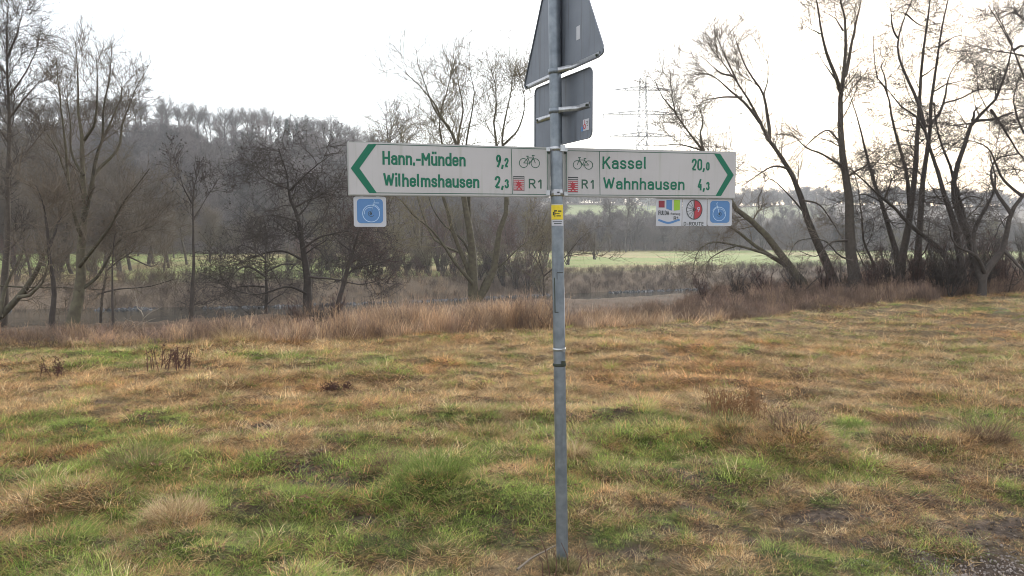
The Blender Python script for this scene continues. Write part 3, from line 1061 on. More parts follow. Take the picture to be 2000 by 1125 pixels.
def spruce(seed, H):
    rg_ = np.random.default_rng(seed)
    n_ = 900
    t = rg_.uniform(.08, 1, n_)
    th = rg_.uniform(0, 6.28, n_)
    r_ = H * .17 * (1 - t) ** .85 * rg_.uniform(.35, 1.05, n_) + .1
    c = np.stack([np.cos(th) * r_, np.sin(th) * r_, t * H - r_ * .25], 1)
    s = rg_.uniform(.3, .7, n_)[:, None] * (1.15 - .6 * t)[:, None]
    o = np.stack([np.cos(th), np.sin(th), rg_.uniform(-.6, -.1, n_)], 1)
    sd = np.stack([-np.sin(th), np.cos(th), rg_.normal(size=n_) * .3], 1)
    V = np.stack([c - o * s, c + sd * s * .5, c + o * s, c - sd * s * .5], 1).reshape(-1, 3)
    F = np.arange(n_ * 4).reshape(-1, 4)
    tr = tubes(np.array([[[0, 0, 0], [0, 0, H * .5], [0, 0, H]]], float), np.array([[.22, .14, .03]]), 6)
    return tr, (V, F)


sp = []
for k in range(2):
    tr, cr = spruce(500 + k, 13)
    r_ = thing('spruce_tree', 'dark green conifer among the bare trees of the hillside', 'tree', (0, 0, 0), 'dark conifers on the hillside')
    link('trunk', mesh_np('trunk', tr[0], [tr[1]], True), M_BARK_DARK, r_)
    link('crown', mesh_np('crown', cr[0], [cr[1]]), M_NEEDLE, r_)
    sp.append(r_)
k = 0
for px, d in ((565, 222), (585, 215), (600, 230), (618, 222), (636, 226), (652, 235), (668, 230), (684, 238), (545, 218), (12, 190), (35, 200), (55, 185), (-20, 195), (75, 205), (655, 205), (610, 200)):
    x = (px - 1000) / FPX * d
    s = rg.uniform(.75, 1.1)
    loc = (x, d, float(terrain(x, d)) - .2)
    if k < 2:
        sp[k].location = loc
    else:
        copy_thing(sp[k % 2], loc, rg.uniform(0, 6), (s * 1.3, s * 1.3, s * .72))
    k += 1

# ------------------------------------------------------------------ the trees of the near bank, one by one
AL = dict(up=.02, flat=.35, ang=(50, 85), wig=.12)

hero('willow_tree', 'bare many-stemmed willow on the bank behind the left direction sign', 25.0, [
    ([(927, 592), (925, 560), (925, 517), (917, 443), (906, 389), (902, 330), (898, 283), (879, 251), (855, 224), (837, 192), (810, 160), (789, 139)], .17, .012, 0, -.6),
    ([(930, 590), (941, 576), (965, 523), (975, 453), (991, 400), (978, 340), (970, 285), (965, 240), (970, 187), (959, 133)], .14, .012, 0, .9),
    ([(991, 400), (990, 340), (981, 285), (986, 229), (999, 176), (997, 133)], .07, .01, .5, 1.6),
    ([(925, 560), (919, 549), (885, 507), (847, 453), (810, 421), (781, 389)], .07, .02, 0, -1.4),
    ([(922, 545), (917, 533), (890, 464), (874, 411), (858, 360), (863, 280), (858, 235), (869, 192), (879, 149), (890, 112)], .09, .01, 0, -.2),
    ([(917, 443), (915, 350), (911, 283), (922, 213), (927, 176), (917, 133)], .07, .01, 0, .4),
    ([(906, 389), (895, 283), (903, 213), (895, 160), (886, 108)], .06, .01, 0, .8),
    ([(935, 580), (949, 544), (991, 507), (1018, 480), (1036, 470)], .05, .012, 0, 1.0),
    ([(879, 251), (850, 215), (825, 150), (815, 118)], .04, .01, -.4, -1.0),
    ([(981, 285), (1010, 255), (1024, 210), (1020, 160)], .04, .01, .8, 1.5),
    ([(930, 570), (905, 500), (850, 470), (820, 400), (800, 330), (780, 260)], .06, .01, .3, 1.8),
    ([(925, 517), (905, 470), (868, 440), (842, 400), (830, 340)], .05, .012, 0, 1.2),
], 1, M_BARK_GREEN, M_TWIG_OLIVE, 130, (.9, 2.1), 760, (.4, 1.0), 3600, (.2, .5), up=.09, ang=(28, 72), wig=.13, rmin=.005, tr1=(.45, 1))

hero('alder_tree', 'dark alder with layered level branches left of the left sign', 20.0, [
    ([(604, 625), (601, 545), (592, 485), (583, 432), (569, 386), (558, 338), (544, 290)], .13, .015, 0, .2),
    ([(592, 485), (630, 462), (680, 452), (715, 465)], .035, .01, 0, -.8),
    ([(596, 510), (550, 490), (500, 500), (455, 520)], .035, .01, 0, .8),
    ([(583, 432), (530, 420), (480, 432)], .03, .008, 0, -.8),
    ([(600, 540), (650, 545), (700, 555), (740, 548)], .035, .01, 0, .9),
    ([(575, 405), (620, 385), (665, 390)], .03, .008, 0, .6),
    ([(566, 372), (610, 330), (650, 300)], .028, .008, 0, -.5),
    ([(566, 370), (520, 350), (480, 310)], .028, .008, 0, .6),
    ([(603, 575), (560, 560), (500, 575), (440, 560)], .035, .008, 0, -.9),
], 2, M_BARK_DARK, M_BARK_DARK, 90, (.7, 1.6), 520, (.35, .8), 2700, (.15, .4), rmin=.0055, extra=cones(1500, .02), tr1=(.12, 1), **AL)

hero('alder_tree', 'smaller alder spreading low over the river beside the layered alder', 27.0, [
    ([(519, 590), (519, 563), (519, 510), (522, 460), (515, 415)], .13, .015, 0, 0),
    ([(519, 540), (480, 520), (440, 545), (405, 540)], .05, .01, 0, -1),
    ([(519, 530), (560, 515), (600, 530)], .045, .01, 0, 1),
    ([(519, 505), (480, 480), (450, 488)], .04, .01, 0, 1),
    ([(519, 560), (470, 560), (430, 575)], .04, .01, 0, .5),
], 3, M_BARK_DARK, M_BARK_DARK, 34, (.8, 1.7), 240, (.4, .9), 1300, (.2, .45), **AL)

hero('young_tree', 'thin young tree with a few clinging leaves above the water', 17.0, [
    ([(372, 640), (375, 581), (378, 492), (377, 421), (378, 368), (388, 335)], .05, .01, 0, 0),
    ([(377, 430), (395, 400), (412, 372)], .02, .006, 0, .3),
    ([(377, 400), (360, 370), (352, 345)], .018, .006, 0, -.3),
], 4, M_BARK_DARK, M_BARK_DARK, 13, (.3, .8), 50, (.25, .5), 170, (.12, .3), extra=cones(300, .019), tr1=(.6, 1))

hero('leaning_tree', 'slim dark tree leaning right beside the blue route plaque', 20.5, [
    ([(655, 620), (661, 592), (675, 538), (690, 492), (702, 445), (722, 400), (738, 350)], .075, .012, 0, -.4),
    ([(675, 538), (700, 520), (735, 515), (770, 500)], .03, .008, 0, .5),
    ([(690, 492), (660, 470), (640, 440)], .025, .008, 0, .6),
], 5, M_BARK_DARK, M_TWIG_RED, 28, (.5, 1.2), 160, (.3, .7), 800, (.15, .35), ang=(40, 75))

# the stems of this tree are slender for its height
hero('big_tree', 'large bare tree with several rising stems on the left bank', 15.5, [
    ([(136, 672), (140, 640), (149, 597), (156, 529), (159, 460), (163, 429), (163, 342), (165, 274), (152, 218), (152, 149), (149, 85)], .125, .008, 0, .2),
    ([(159, 460), (149, 436), (134, 361), (115, 299), (93, 261)], .045, .01, 0, -.8),
    ([(163, 429), (174, 386), (187, 311), (199, 274), (205, 210), (215, 149), (218, 90)], .05, .008, 0, .7),
    ([(156, 520), (168, 504), (212, 448), (249, 386), (292, 330)], .04, .01, 0, -.8),
    ([(180, 350), (193, 330), (230, 292), (240, 240), (262, 180), (280, 149)], .04, .008, .4, 1.4),
    ([(134, 361), (128, 280), (118, 200), (108, 110)], .03, .008, -.4, -1.0),
    ([(165, 274), (185, 240), (190, 170), (188, 110)], .03, .008, 0, -.6),
    ([(199, 274), (233, 199), (240, 150)], .025, .008, .4, .9),
    ([(152, 570), (190, 540), (235, 470), (300, 440)], .04, .01, 0, .9),
    ([(163, 342), (140, 300), (136, 230), (125, 170)], .03, .008, 0, .5),
], 6, M_BARK_GREEN, M_TWIG, 80, (.5, 1.3), 460, (.25, .65), 2300, (.12, .35), up=.07, ang=(25, 60), wig=.14, rmin=.0034)

hero('tall_tree', 'tall straight tree at the left edge with a dense fine crown', 19.0, [
    ([(4, 668), (8, 600), (9, 560), (16, 470), (19, 373), (19, 280), (18, 187), (16, 110), (14, 40), (12, -40)], .13, .008, 0, 0),
    ([(19, 187), (45, 150), (70, 100), (80, 60)], .03, .006, 0, .4),
    ([(19, 230), (50, 190), (85, 150)], .03, .006, 0, -.4),
    ([(17, 150), (-15, 110), (-40, 60)], .03, .006, 0, .3),
    ([(16, 110), (35, 60), (45, 10)], .03, .006, 0, -.4),
    ([(19, 280), (-10, 240), (-50, 200)], .03, .006, 0, -.4),
    ([(19, 330), (50, 300), (90, 250)], .03, .006, 0, .6),
], 7, M_BARK, M_BARK, 70, (.5, 1.2), 480, (.25, .6), 2900, (.12, .32), ang=(25, 60), up=.06, extra=cones(1100, .015), tr1=(.35, 1))

hero('thin_tree', 'thin dark trunk standing just left of the large many-stemmed tree', 14.5, [
    ([(103, 668), (103, 620), (103, 560), (96, 485), (90, 420), (70, 360)], .06, .015, 0, 0),
    ([(96, 485), (112, 440), (124, 414)], .03, .01, 0, .5)], 8, M_BARK_DARK, M_TWIG, 18, (.4, 1.0), 110, (.25, .5), 500, (.1, .3))

hero('leaning_tree', 'stout trunk leaning right out of the left edge of the view', 18.0, [
    ([(-40, 650), (0, 622), (36, 581), (71, 535), (107, 450), (124, 400), (150, 340)], .12, .02, 0, .6),
    ([(36, 581), (60, 575), (85, 545), (100, 500)], .05, .015, 0, -.4),
    ([(0, 620), (10, 560), (40, 500), (60, 460)], .06, .015, 0, .8),
    ([(-40, 555), (30, 560), (120, 562), (200, 566)], .025, .008, .4, 0)], 9, M_BARK_GREEN, M_TWIG, 34, (.5, 1.3), 220, (.3, .7), 1000, (.15, .35), ang=(35, 70))

hero('thin_tree', 'needle-thin straight sapling between the large tree and the water', 15.5, [
    ([(221, 662), (220, 600), (220, 540), (221, 492), (228, 440)], .03, .01, 0, 0)], 10, M_BARK_DARK, M_TWIG, 12, (.3, .7), 60, (.2, .4), 250, (.1, .2), tr1=(.5, 1))

hero('river_tree', 'crooked bare tree bending over the water in front of the far meadow', 24.0, [
    ([(196, 625), (205, 560), (215, 520), (250, 500), (265, 470), (285, 440)], .08, .015, 0, .4),
    ([(250, 500), (280, 515), (300, 520), (318, 505)], .03, .01, .2, .8),
    ([(190, 575), (230, 565), (290, 560), (340, 545)], .03, .008, 0, -.6),
    ([(265, 470), (230, 440), (220, 390)], .03, .008, .3, 1)], 11, M_BARK, M_TWIG, 28, (.7, 1.5), 180, (.4, .9), 800, (.15, .4), ang=(35, 75))

hero('far_sapling', 'small thin tree rising just left of the grey pole by the river', 30.0, [
    ([(1062, 560), (1060, 530), (1052, 500), (1062, 470), (1050, 430)], .05, .012, 0, 0),
    ([(1060, 530), (1040, 500), (1020, 488)], .03, .008, 0, .6),
    ([(1062, 540), (1105, 500), (1130, 470), (1145, 455)], .035, .008, 0, -.6),
    ([(1105, 500), (1150, 495), (1175, 500)], .02, .008, -.3, -.8)], 12, M_BARK, M_TWIG, 26, (.6, 1.3), 150, (.35, .8), 700, (.15, .4))

# right-hand group
GR = 'leaning bare trees on the right bank'
hero('willow_tree', 'low leaning willow whose stems reach left behind the route plaques', 25.5, [
    ([(1600, 590), (1575, 560), (1556, 536), (1519, 489), (1485, 445), (1451, 415), (1431, 398), (1400, 345), (1374, 295), (1345, 255), (1320, 220), (1313, 188), (1312, 140)], .16, .01, 0, -.6),
    ([(1556, 536), (1532, 516), (1485, 489), (1428, 445), (1390, 425), (1340, 400)], .10, .015, 0, .8),
    ([(1532, 516), (1512, 503), (1451, 482), (1401, 472), (1370, 482), (1357, 503), (1352, 535)], .06, .012, .2, -1.2),
    ([(1440, 479), (1412, 490), (1384, 509), (1379, 535)], .03, .008, -.4, -1.0),
    ([(1374, 295), (1368, 260), (1372, 240), (1366, 205)], .045, .01, -.4, -.3),
    ([(1320, 220), (1295, 190), (1278, 156)], .03, .008, -.5, -1.1),
    ([(1374, 295), (1330, 283), (1265, 285)], .03, .008, -.4, -1.2),
    ([(1400, 345), (1420, 310), (1412, 280)], .03, .008, 0, .5)], 20, M_BARK_GREEN, M_TWIG, 60, (.6, 1.4), 420, (.3, .8), 2300, (.2, .5), up=.02, ang=(20, 60), group=None)

hero('leaning_tree', 'tall trunk leaning left whose fine crown rises above the right sign', 25.0, [
    ([(1640, 590), (1627, 550), (1600, 482), (1583, 449), (1566, 391), (1542, 330), (1502, 274), (1470, 213), (1431, 149), (1400, 110), (1384, 89)], .16, .012, 0, .2),
    ([(1485, 240), (1458, 205), (1420, 171), (1388, 146), (1350, 148)], .06, .01, .1, -.8),
    ([(1502, 274), (1502, 242), (1491, 185), (1456, 128), (1441, 89), (1431, 60)], .065, .01, .1, .9),
    ([(1491, 190), (1500, 150), (1498, 112)], .03, .008, .4, 1.1),
    ([(1450, 190), (1410, 190), (1370, 200), (1350, 235)], .035, .008, .1, .9),
    ([(1431, 149), (1405, 140), (1370, 110)], .04, .008, .1, -.6),
    ([(1440, 160), (1410, 95), (1395, 58)], .035, .008, .2, .5),
    ([(1542, 330), (1510, 325), (1475, 345), (1450, 365)], .04, .01, 0, -.8),
    ([(1575, 420), (1530, 370), (1500, 350), (1480, 390)], .035, .01, 0, .7),
    ([(1566, 391), (1600, 400), (1630, 440), (1650, 475)], .035, .01, 0, .6)], 21, M_BARK, M_TWIG, 60, (.6, 1.3), 460, (.35, .8), 2600, (.2, .45), up=.05, ang=(20, 50))

hero('tall_tree', 'thickest upright trunk of the right group, forking high up', 24.0, [
    ([(1680, 590), (1671, 543), (1667, 509), (1657, 469), (1661, 435), (1654, 368), (1648, 332), (1645, 242), (1644, 187), (1648, 136), (1647, 60), (1636, 0), (1628, -60)], .19, .02, 0, 0),
    ([(1644, 187), (1633, 157), (1618, 112), (1606, 67), (1594, 0), (1588, -50)], .07, .015, 0, -.8),
    ([(1648, 150), (1654, 136), (1669, 60), (1674, 30), (1690, -30)], .065, .015, 0, .9),
    ([(1606, 67), (1590, 60), (1570, 48)], .025, .008, -.4, -.9),
    ([(1647, 60), (1630, 35), (1605, 22)], .03, .008, 0, .5),
    ([(1633, 157), (1612, 128), (1595, 100)], .03, .008, -.1, .3),
    ([(1648, 325), (1606, 302), (1572, 287), (1551, 266), (1515, 262)], .045, .01, 0, -.8),
    ([(1640, 285), (1636, 272), (1615, 254), (1585, 275), (1545, 320)], .04, .01, 0, .9),
    ([(1655, 345), (1680, 330), (1705, 318), (1740, 322)], .04, .01, 0, -.7),
    ([(1657, 469), (1620, 475), (1595, 500), (1560, 490)], .04, .01, 0, -.9),
    ([(1667, 509), (1640, 500), (1610, 470), (1560, 470), (1540, 500)], .035, .01, 0, .9)], 22, M_BARK, M_TWIG, 60, (.6, 1.4), 420, (.35, .8), 2200, (.2, .45), up=.04, ang=(25, 65))

hero('leaning_tree', 'slender trunk leaning left just beyond the thickest right trunk', 26.0, [
    ([(1765, 590), (1759, 536), (1738, 449), (1722, 395), (1705, 347), (1693, 302), (1678, 242), (1663, 196), (1651, 163)], .13, .012, 0, .5),
    ([(1722, 395), (1690, 380), (1650, 385)], .03, .008, 0, -.7),
    ([(1700, 330), (1730, 300), (1760, 290)], .03, .008, 0, .7)], 23, M_BARK, M_BARK_DARK, 40, (.7, 1.5), 260, (.35, .8), 1300, (.2, .4), **AL)

hero('thin_tree', 'thin stem between the thickest trunk and the next leaning one', 27.0, [
    ([(1712, 590), (1708, 523), (1688, 476), (1681, 401), (1671, 347), (1660, 320)], .07, .012, 0, 0),
    ([(1708, 535), (1690, 520), (1672, 485), (1668, 470)], .04, .012, 0, -.4)], 24, M_BARK, M_BARK_DARK, 26, (.5, 1.3), 170, (.3, .7), 800, (.2, .4), **AL)

hero('tall_tree', 'upright tree in the middle of the right group with a forked lower stem', 25.0, [
    ([(1758, 592), (1760, 536), (1769, 462), (1776, 401), (1786, 334), (1793, 242), (1799, 151), (1811, 60), (1816, 0), (1820, -60)], .14, .02, 0, 0),
    ([(1776, 401), (1769, 332), (1757, 287), (1742, 227), (1733, 181), (1712, 148), (1705, 106), (1706, 70)], .07, .01, 0, -.9),
    ([(1733, 185), (1728, 150), (1722, 128), (1740, 98)], .03, .01, -.6, -.2),
    ([(1793, 242), (1830, 225), (1870, 215)], .03, .008, 0, .7),
    ([(1799, 151), (1830, 128), (1838, 120)], .03, .008, 0, -.5),
    ([(1786, 330), (1750, 325), (1712, 300)], .035, .008, 0, .8)], 25, M_BARK, M_BARK_DARK, 50, (.7, 1.5), 360, (.35, .8), 1900, (.2, .4), **AL)

hero('leaning_tree', 'long limb-like trunk slanting far left across its neighbours', 24.5, [
    ([(1885, 590), (1850, 509), (1816, 469), (1772, 432), (1728, 388), (1688, 354), (1657, 330), (1630, 318)], .12, .015, 0, -.8),
    ([(1816, 469), (1800, 500), (1770, 520), (1740, 500)], .03, .01, 0, .5),
    ([(1728, 388), (1740, 350), (1730, 320)], .03, .01, -.4, -.7)], 26, M_BARK, M_BARK_DARK, 34, (.7, 1.6), 230, (.35, .8), 1200, (.2, .4), **AL)

hero('tall_tree', 'slim upright tree right of the middle of the right group', 27.0, [
    ([(1790, 592), (1793, 543), (1796, 469), (1803, 384), (1808, 332), (1817, 242), (1820, 181), (1832, 106), (1841, 45), (1849, 0), (1858, -50)], .14, .02, 0, 0),
    ([(1817, 242), (1832, 225), (1842, 202), (1850, 165), (1863, 130), (1884, 112)], .06, .01, 0, .8),
    ([(1842, 202), (1880, 190), (1920, 174), (1990, 176)], .035, .01, .4, 1.2),
    ([(1820, 181), (1850, 165), (1895, 155)], .03, .008, 0, -.6),
    ([(1835, 90), (1870, 70), (1900, 75)], .03, .008, 0, -.6)], 27, M_BARK, M_BARK_DARK, 56, (.7, 1.5), 380, (.35, .8), 2000, (.2, .4), **AL)

hero('leaning_tree', 'heavy dark trunk curving left and upward at the heart of the thicket', 23.5, [
    ([(1885, 595), (1877, 516), (1863, 435), (1843, 384), (1826, 310), (1802, 242), (1780, 222), (1757, 205), (1742, 185), (1724, 163), (1712, 148)], .135, .012, 0, -.6),
    ([(1805, 250), (1790, 190), (1772, 151), (1757, 115), (1754, 75), (1769, 27), (1781, 0), (1790, -40)], .06, .012, -.2, .6),
    ([(1754, 75), (1742, 50), (1740, 0)], .035, .01, .4, .8),
    ([(1769, 27), (1800, 50), (1830, 45)], .03, .01, .5, .9),
    ([(1855, 410), (1890, 385), (1930, 390)], .04, .01, 0, -.7)], 28, M_BARK_DARK, M_BARK_DARK, 50, (.7, 1.5), 340, (.35, .8), 1900, (.2, .4), **AL)

hero('forked_tree', 'dark double-stemmed tree opening like a V near the right edge', 24.5, [
    ([(1900, 595), (1904, 536), (1890, 452), (1867, 368), (1857, 332), (1832, 257), (1825, 200)], .13, .02, 0, .5),
    ([(1890, 460), (1863, 380), (1870, 330), (1884, 287), (1899, 236), (1935, 209), (1953, 178), (1971, 121), (1981, 97), (1962, 66), (1940, 20)], .11, .012, 0, -.6),
    ([(1899, 236), (1905, 215), (1918, 203)], .05, .015, -.3, -.5),
    ([(1899, 236), (1940, 232), (1990, 215), (2040, 205)], .05, .01, -.3, .6),
    ([(1981, 97), (2000, 90), (2040, 100)], .05, .01, -.4, 0),
    ([(1935, 215), (1960, 250), (1990, 300), (2030, 340)], .05, .012, -.3, .7),
    ([(1899, 240), (1860, 245), (1838, 243)], .03, .008, 0, .4)], 29, M_BARK_DARK, M_BARK_DARK, 60, (.7, 1.6), 400, (.35, .8), 2100, (.2, .4), **AL)

hero('spreading_tree', 'thick low-forking tree with a tangled dark crown at the right edge', 22.5, [
    ([(1915, 600), (1924, 536), (1958, 486), (1975, 418), (1998, 384), (2040, 320), (2060, 240)], .12, .02, 0, 0),
    ([(1920, 560), (1900, 480), (1905, 440), (1930, 400), (1945, 360), (1930, 300)], .10, .02, 0, .7),
    ([(1958, 486), (1990, 520), (2020, 560)], .06, .02, 0, -.5),
    ([(1975, 418), (1950, 380), (1935, 345), (1950, 310), (1990, 300)], .06, .015, 0, .6),
    ([(1924, 536), (1905, 500), (1870, 480), (1850, 440)], .07, .015, 0, -.7),
    ([(1998, 384), (1960, 350), (1930, 290), (1880, 270)], .05, .012, 0, -.8),
    ([(2040, 320), (2000, 260), (1980, 200), (1990, 150)], .05, .012, 0, .7),
    ([(2050, 270), (2010, 180), (1985, 110), (1960, 60), (1930, 10)], .05, .012, 0, -.5)], 30, M_BARK_DARK, M_BARK_DARK, 70, (.6, 1.5), 480, (.35, .8), 2600, (.2, .4), up=.02, ang=(35, 85), wig=.2, flat=.2)

hero('spreading_tree', 'bare tree mostly beyond the right edge with only branches in view', 25.0, [
    ([(2080, 600), (2070, 500), (2060, 380), (2060, 260), (2050, 150), (2030, 60), (2010, -20)], .16, .03, 0, 0),
    ([(2060, 400), (2010, 340), (1970, 330)], .05, .01, 0, -.7),
    ([(2060, 260), (2010, 230), (1960, 240)], .05, .01, 0, .7),
    ([(2050, 150), (2000, 110), (1950, 100), (1900, 90)], .05, .01, 0, -.7),
    ([(2040, 80), (1990, 30), (1950, 20)], .05, .01, 0, .6)], 31, M_BARK_DARK, M_BARK_DARK, 60, (.7, 1.6), 460, (.35, .8), 2500, (.2, .4), up=.0, ang=(35, 80), flat=.2, wig=.17)

# bare bank shrubs below the right-hand trees
shr = [gen_tree('bank_shrub', 520 + k, 2.0, .9, 'bush', 'bare dark shrub in the thicket below the leaning trees', 'shrub', 'bare shrubs on the right bank', M_BARK_DARK, (M_TWIG_RED, M_BARK_DARK)[k], 1.2, .005) for k in range(2)]
k = 0
for px, d, s in ((1380, 21, .7), (1440, 22, .8), (1500, 23, .9), (1560, 22, .9), (1610, 23, 1.0), (1650, 22.4, .9), (1700, 23, 1.1), (1740, 24, 1.2), (1790, 23.6, 1.2),
                 (1840, 24, 1.2), (1880, 23.6, 1.35), (1925, 24.5, 1.4), (1965, 25, 1.4), (2010, 26, 1.4), (2060, 27, 1.4), (1820, 26, 1.4), (1900, 27, 1.5), (620, 14, .5), (590, 14.5, .5), (1860, 22.8, 1.1), (640, 15, .55)):
    x = (px - 1000) / FPX * d
    loc = (x, d, float(terrain(x, d)) - .05)
    s *= .68
    if k < 2:
        shr[k].location = loc
        shr[k].scale = (s, s, s)
    else:
        copy_thing(shr[k % 2], loc, rg.uniform(0, 6.28), (s, s, s))
    k += 1
for o in list(bpy.data.objects):
    if o.name.startswith('bank_shrub') and o.location.x < 0:
        o['label'] = 'low bare shrub among the reeds left of the willow'
        o['group'] = 'low shrubs among the reeds'
    if o.name.startswith('bank_shrub') and 0 < o.location.x < 5:
        o['label'] = 'low bare shrub on the bank just right of the grey pole'
        o['group'] = 'low shrubs right of the pole'


# stones along the far water line
def rock_mesh(seed):
    rg_ = np.random.default_rng(seed)
    import bmesh
    bm = bmesh.new()
    bmesh.ops.create_icosphere(bm, subdivisions=1, radius=1)
    for v in bm.verts:
        v.co *= rg_.uniform(.7, 1.15)
        v.co.z *= .6
    me = bpy.data.meshes.new('stone')
    bm.to_mesh(me)
    bm.free()
    me.attributes.new('shade', 'FLOAT', 'POINT').data.foreach_set('value', np.full(len(me.vertices), .5, np.float32))
    return me


ST = protos([rock_mesh(k) for k in range(4)], attr_mat('stones', 'col', trans=0.0, vary=0))
rs = np.random.default_rng(21)
n_ = 2600
x = rs.uniform(-55, 40, n_)
y = np.interp(x, FX, FY) + rs.normal(size=n_) * .35 - .3
k_ = vn(x * .35, x * 0, 66) + .3 * vn(x * 1.5, x * 0, 67) > .55
x, y = x[k_], y[k_]
n_ = len(x)
z = np.maximum(terrain(x, y), -2.95)
s = rs.uniform(.06, .2, n_)
g_ = rs.uniform(.05, .16, n_)
scatter('bank_stones', np.stack([x, y, z], 1), rs.uniform(0, 6, (n_, 3)), np.stack([s * 1.3, s * 1.3, s * .7], 1), rs.integers(0, 4, n_), np.stack([g_, g_ * .98, g_], 1), ST, 'grey stones along the far water line')
n_ = 26000
x = rs.uniform(-5, 6, n_)
y = rs.uniform(2.8, 9, n_)
k_ = rs.uniform(0, 1, n_) < patches(x, y)[1] * 1.2
x, y = x[k_], y[k_]
n_ = len(x)
s = rs.uniform(.004, .02, n_) * rs.uniform(.5, 1, n_)
g_ = rs.uniform(.5, 1.5, n_)[:, None] * np.array([[.085, .062, .048]])
scatter('mud_clods', np.stack([x, y, terrain(x, y)], 1), rs.uniform(0, 6, (n_, 3)), np.stack([s, s, s], 1), rs.integers(0, 4, n_), g_, ST, 'crumbs of bare dark soil in the trodden patches of the meadow')
c0 = on_ground(2010, 1125)
n_ = 2600
x = c0[0] + rs.normal(size=n_) * .36
y = c0[1] + rs.normal(size=n_) * .17 - .05
z = terrain(x, y)
s = rs.uniform(.003, .011, n_)
g_ = rs.uniform(.14, .36, n_)
scatter('gravel', np.stack([x, y, z], 1), rs.uniform(0, 6, (n_, 3)), np.stack([s, s, s], 1), rs.integers(0, 4, n_), np.stack([g_, g_ * .85, g_ * .76], 1), ST, 'grey gravel at the edge of the path in the near right corner')

# ------------------------------------------------------------------ big tussocks and weeds of the meadow
M_BL = {}


def own_mat(name, rgb):
    if name not in M_BL:
        m_ = bpy.data.materials.new(name)
        m_.use_nodes = True
        n, l = m_.node_tree.nodes, m_.node_tree.links
        n.clear()
        b = n.new('ShaderNodeAttribute')
        b.attribute_name = 'shade'
        cr = n.new('ShaderNodeValToRGB')
        cr.color_ramp.elements[0].color = (*[c * .45 for c in rgb[0]], 1)
        cr.color_ramp.elements[1].color = (*rgb[1], 1)
        e = cr.color_ramp.elements.new(.5)
        e.color = (*rgb[0], 1)
        l.new(b.outputs['Fac'], cr.inputs[0])
        d = n.new('ShaderNodeBsdfDiffuse')
        t = n.new('ShaderNodeBsdfTranslucent')
        l.new(cr.outputs[0], d.inputs[0])
        l.new(cr.outputs[0], t.inputs[0])
        mx = n.new('ShaderNodeMixShader')
        mx.inputs[0].default_value = .3
        l.new(d.outputs[0], mx.inputs[1])
        l.new(t.outputs[0], mx.inputs[2])
        o = n.new('ShaderNodeOutputMaterial')
        l.new(mx.outputs[0], o.inputs[0])
        M_BL[name] = m_
    return M_BL[name]


GRN = own_mat('tussock_green', [(.19, .26, .07), (.38, .42, .14)])
STR = own_mat('tussock_straw', [(.48, .34, .19), (.74, .60, .38)])
MIX = own_mat('tussock_mixed', [(.17, .17, .07), (.45, .36, .19)])
DRK = own_mat('tussock_brown', [(.18, .12, .08), (.38, .27, .17)])
for px, py, r_, h_, m_, lab in (
        (1545, 880, .22, .27, DRK, 'largest dark brown tussock of matted grass right of the pole'),
        (1435, 868, .16, .20, MIX, 'rounded green-brown tussock left of the largest brown one'),
        (1780, 868, .20, .24, DRK, 'brown tussock with pale arching blades, second from the right edge'),
        (1925, 878, .20, .24, DRK, 'brown drooping tussock nearest the right edge'),
        (845, 968, .24, .24, GRN, 'broad green tussock in shadow left of the lower pole'),
        (1098, 1108, .09, .09, MIX, 'short mixed grass fringe around the foot of the grey pole'),
        (345, 1035, .20, .15, STR, 'pale straw tussock standing in green grass at lower left'),
        (270, 928, .17, .20, MIX, 'flattened grey-brown tussock above the pale straw one'),
        (1660, 838, .14, .17, GRN, 'bright fresh green tuft behind the brown tussocks'),
        (460, 678, .38, .30, STR, 'orange grass hummock at the edge of the river weeds'),
        (1115, 905, .12, .19, STR, 'small pale tuft bending right beside the pole'),
        (770, 935, .2, .16, DRK, 'low brown hummock behind the broad green tussock'),
        (1270, 845, .2, .15, MIX, 'low mixed tuft midway between pole and brown tussocks')):
    q = on_ground(px, py)
    q[2] = float(terrain(q[0], q[1]))
    V, F, sh = blades(900, int(px), (h_ * .45, h_ * 1.2), (.3, 1.3), .0015, r_ * .75, .75, 6)
    me = mesh_np('grass_tussock', V, [F])
    me.attributes.new('shade', 'FLOAT', 'POINT').data.foreach_set('value', sh.astype(np.float32))
    o = link('grass_tussock', me, m_)
    o.location = q
    tag(o, lab, 'grass tussock')

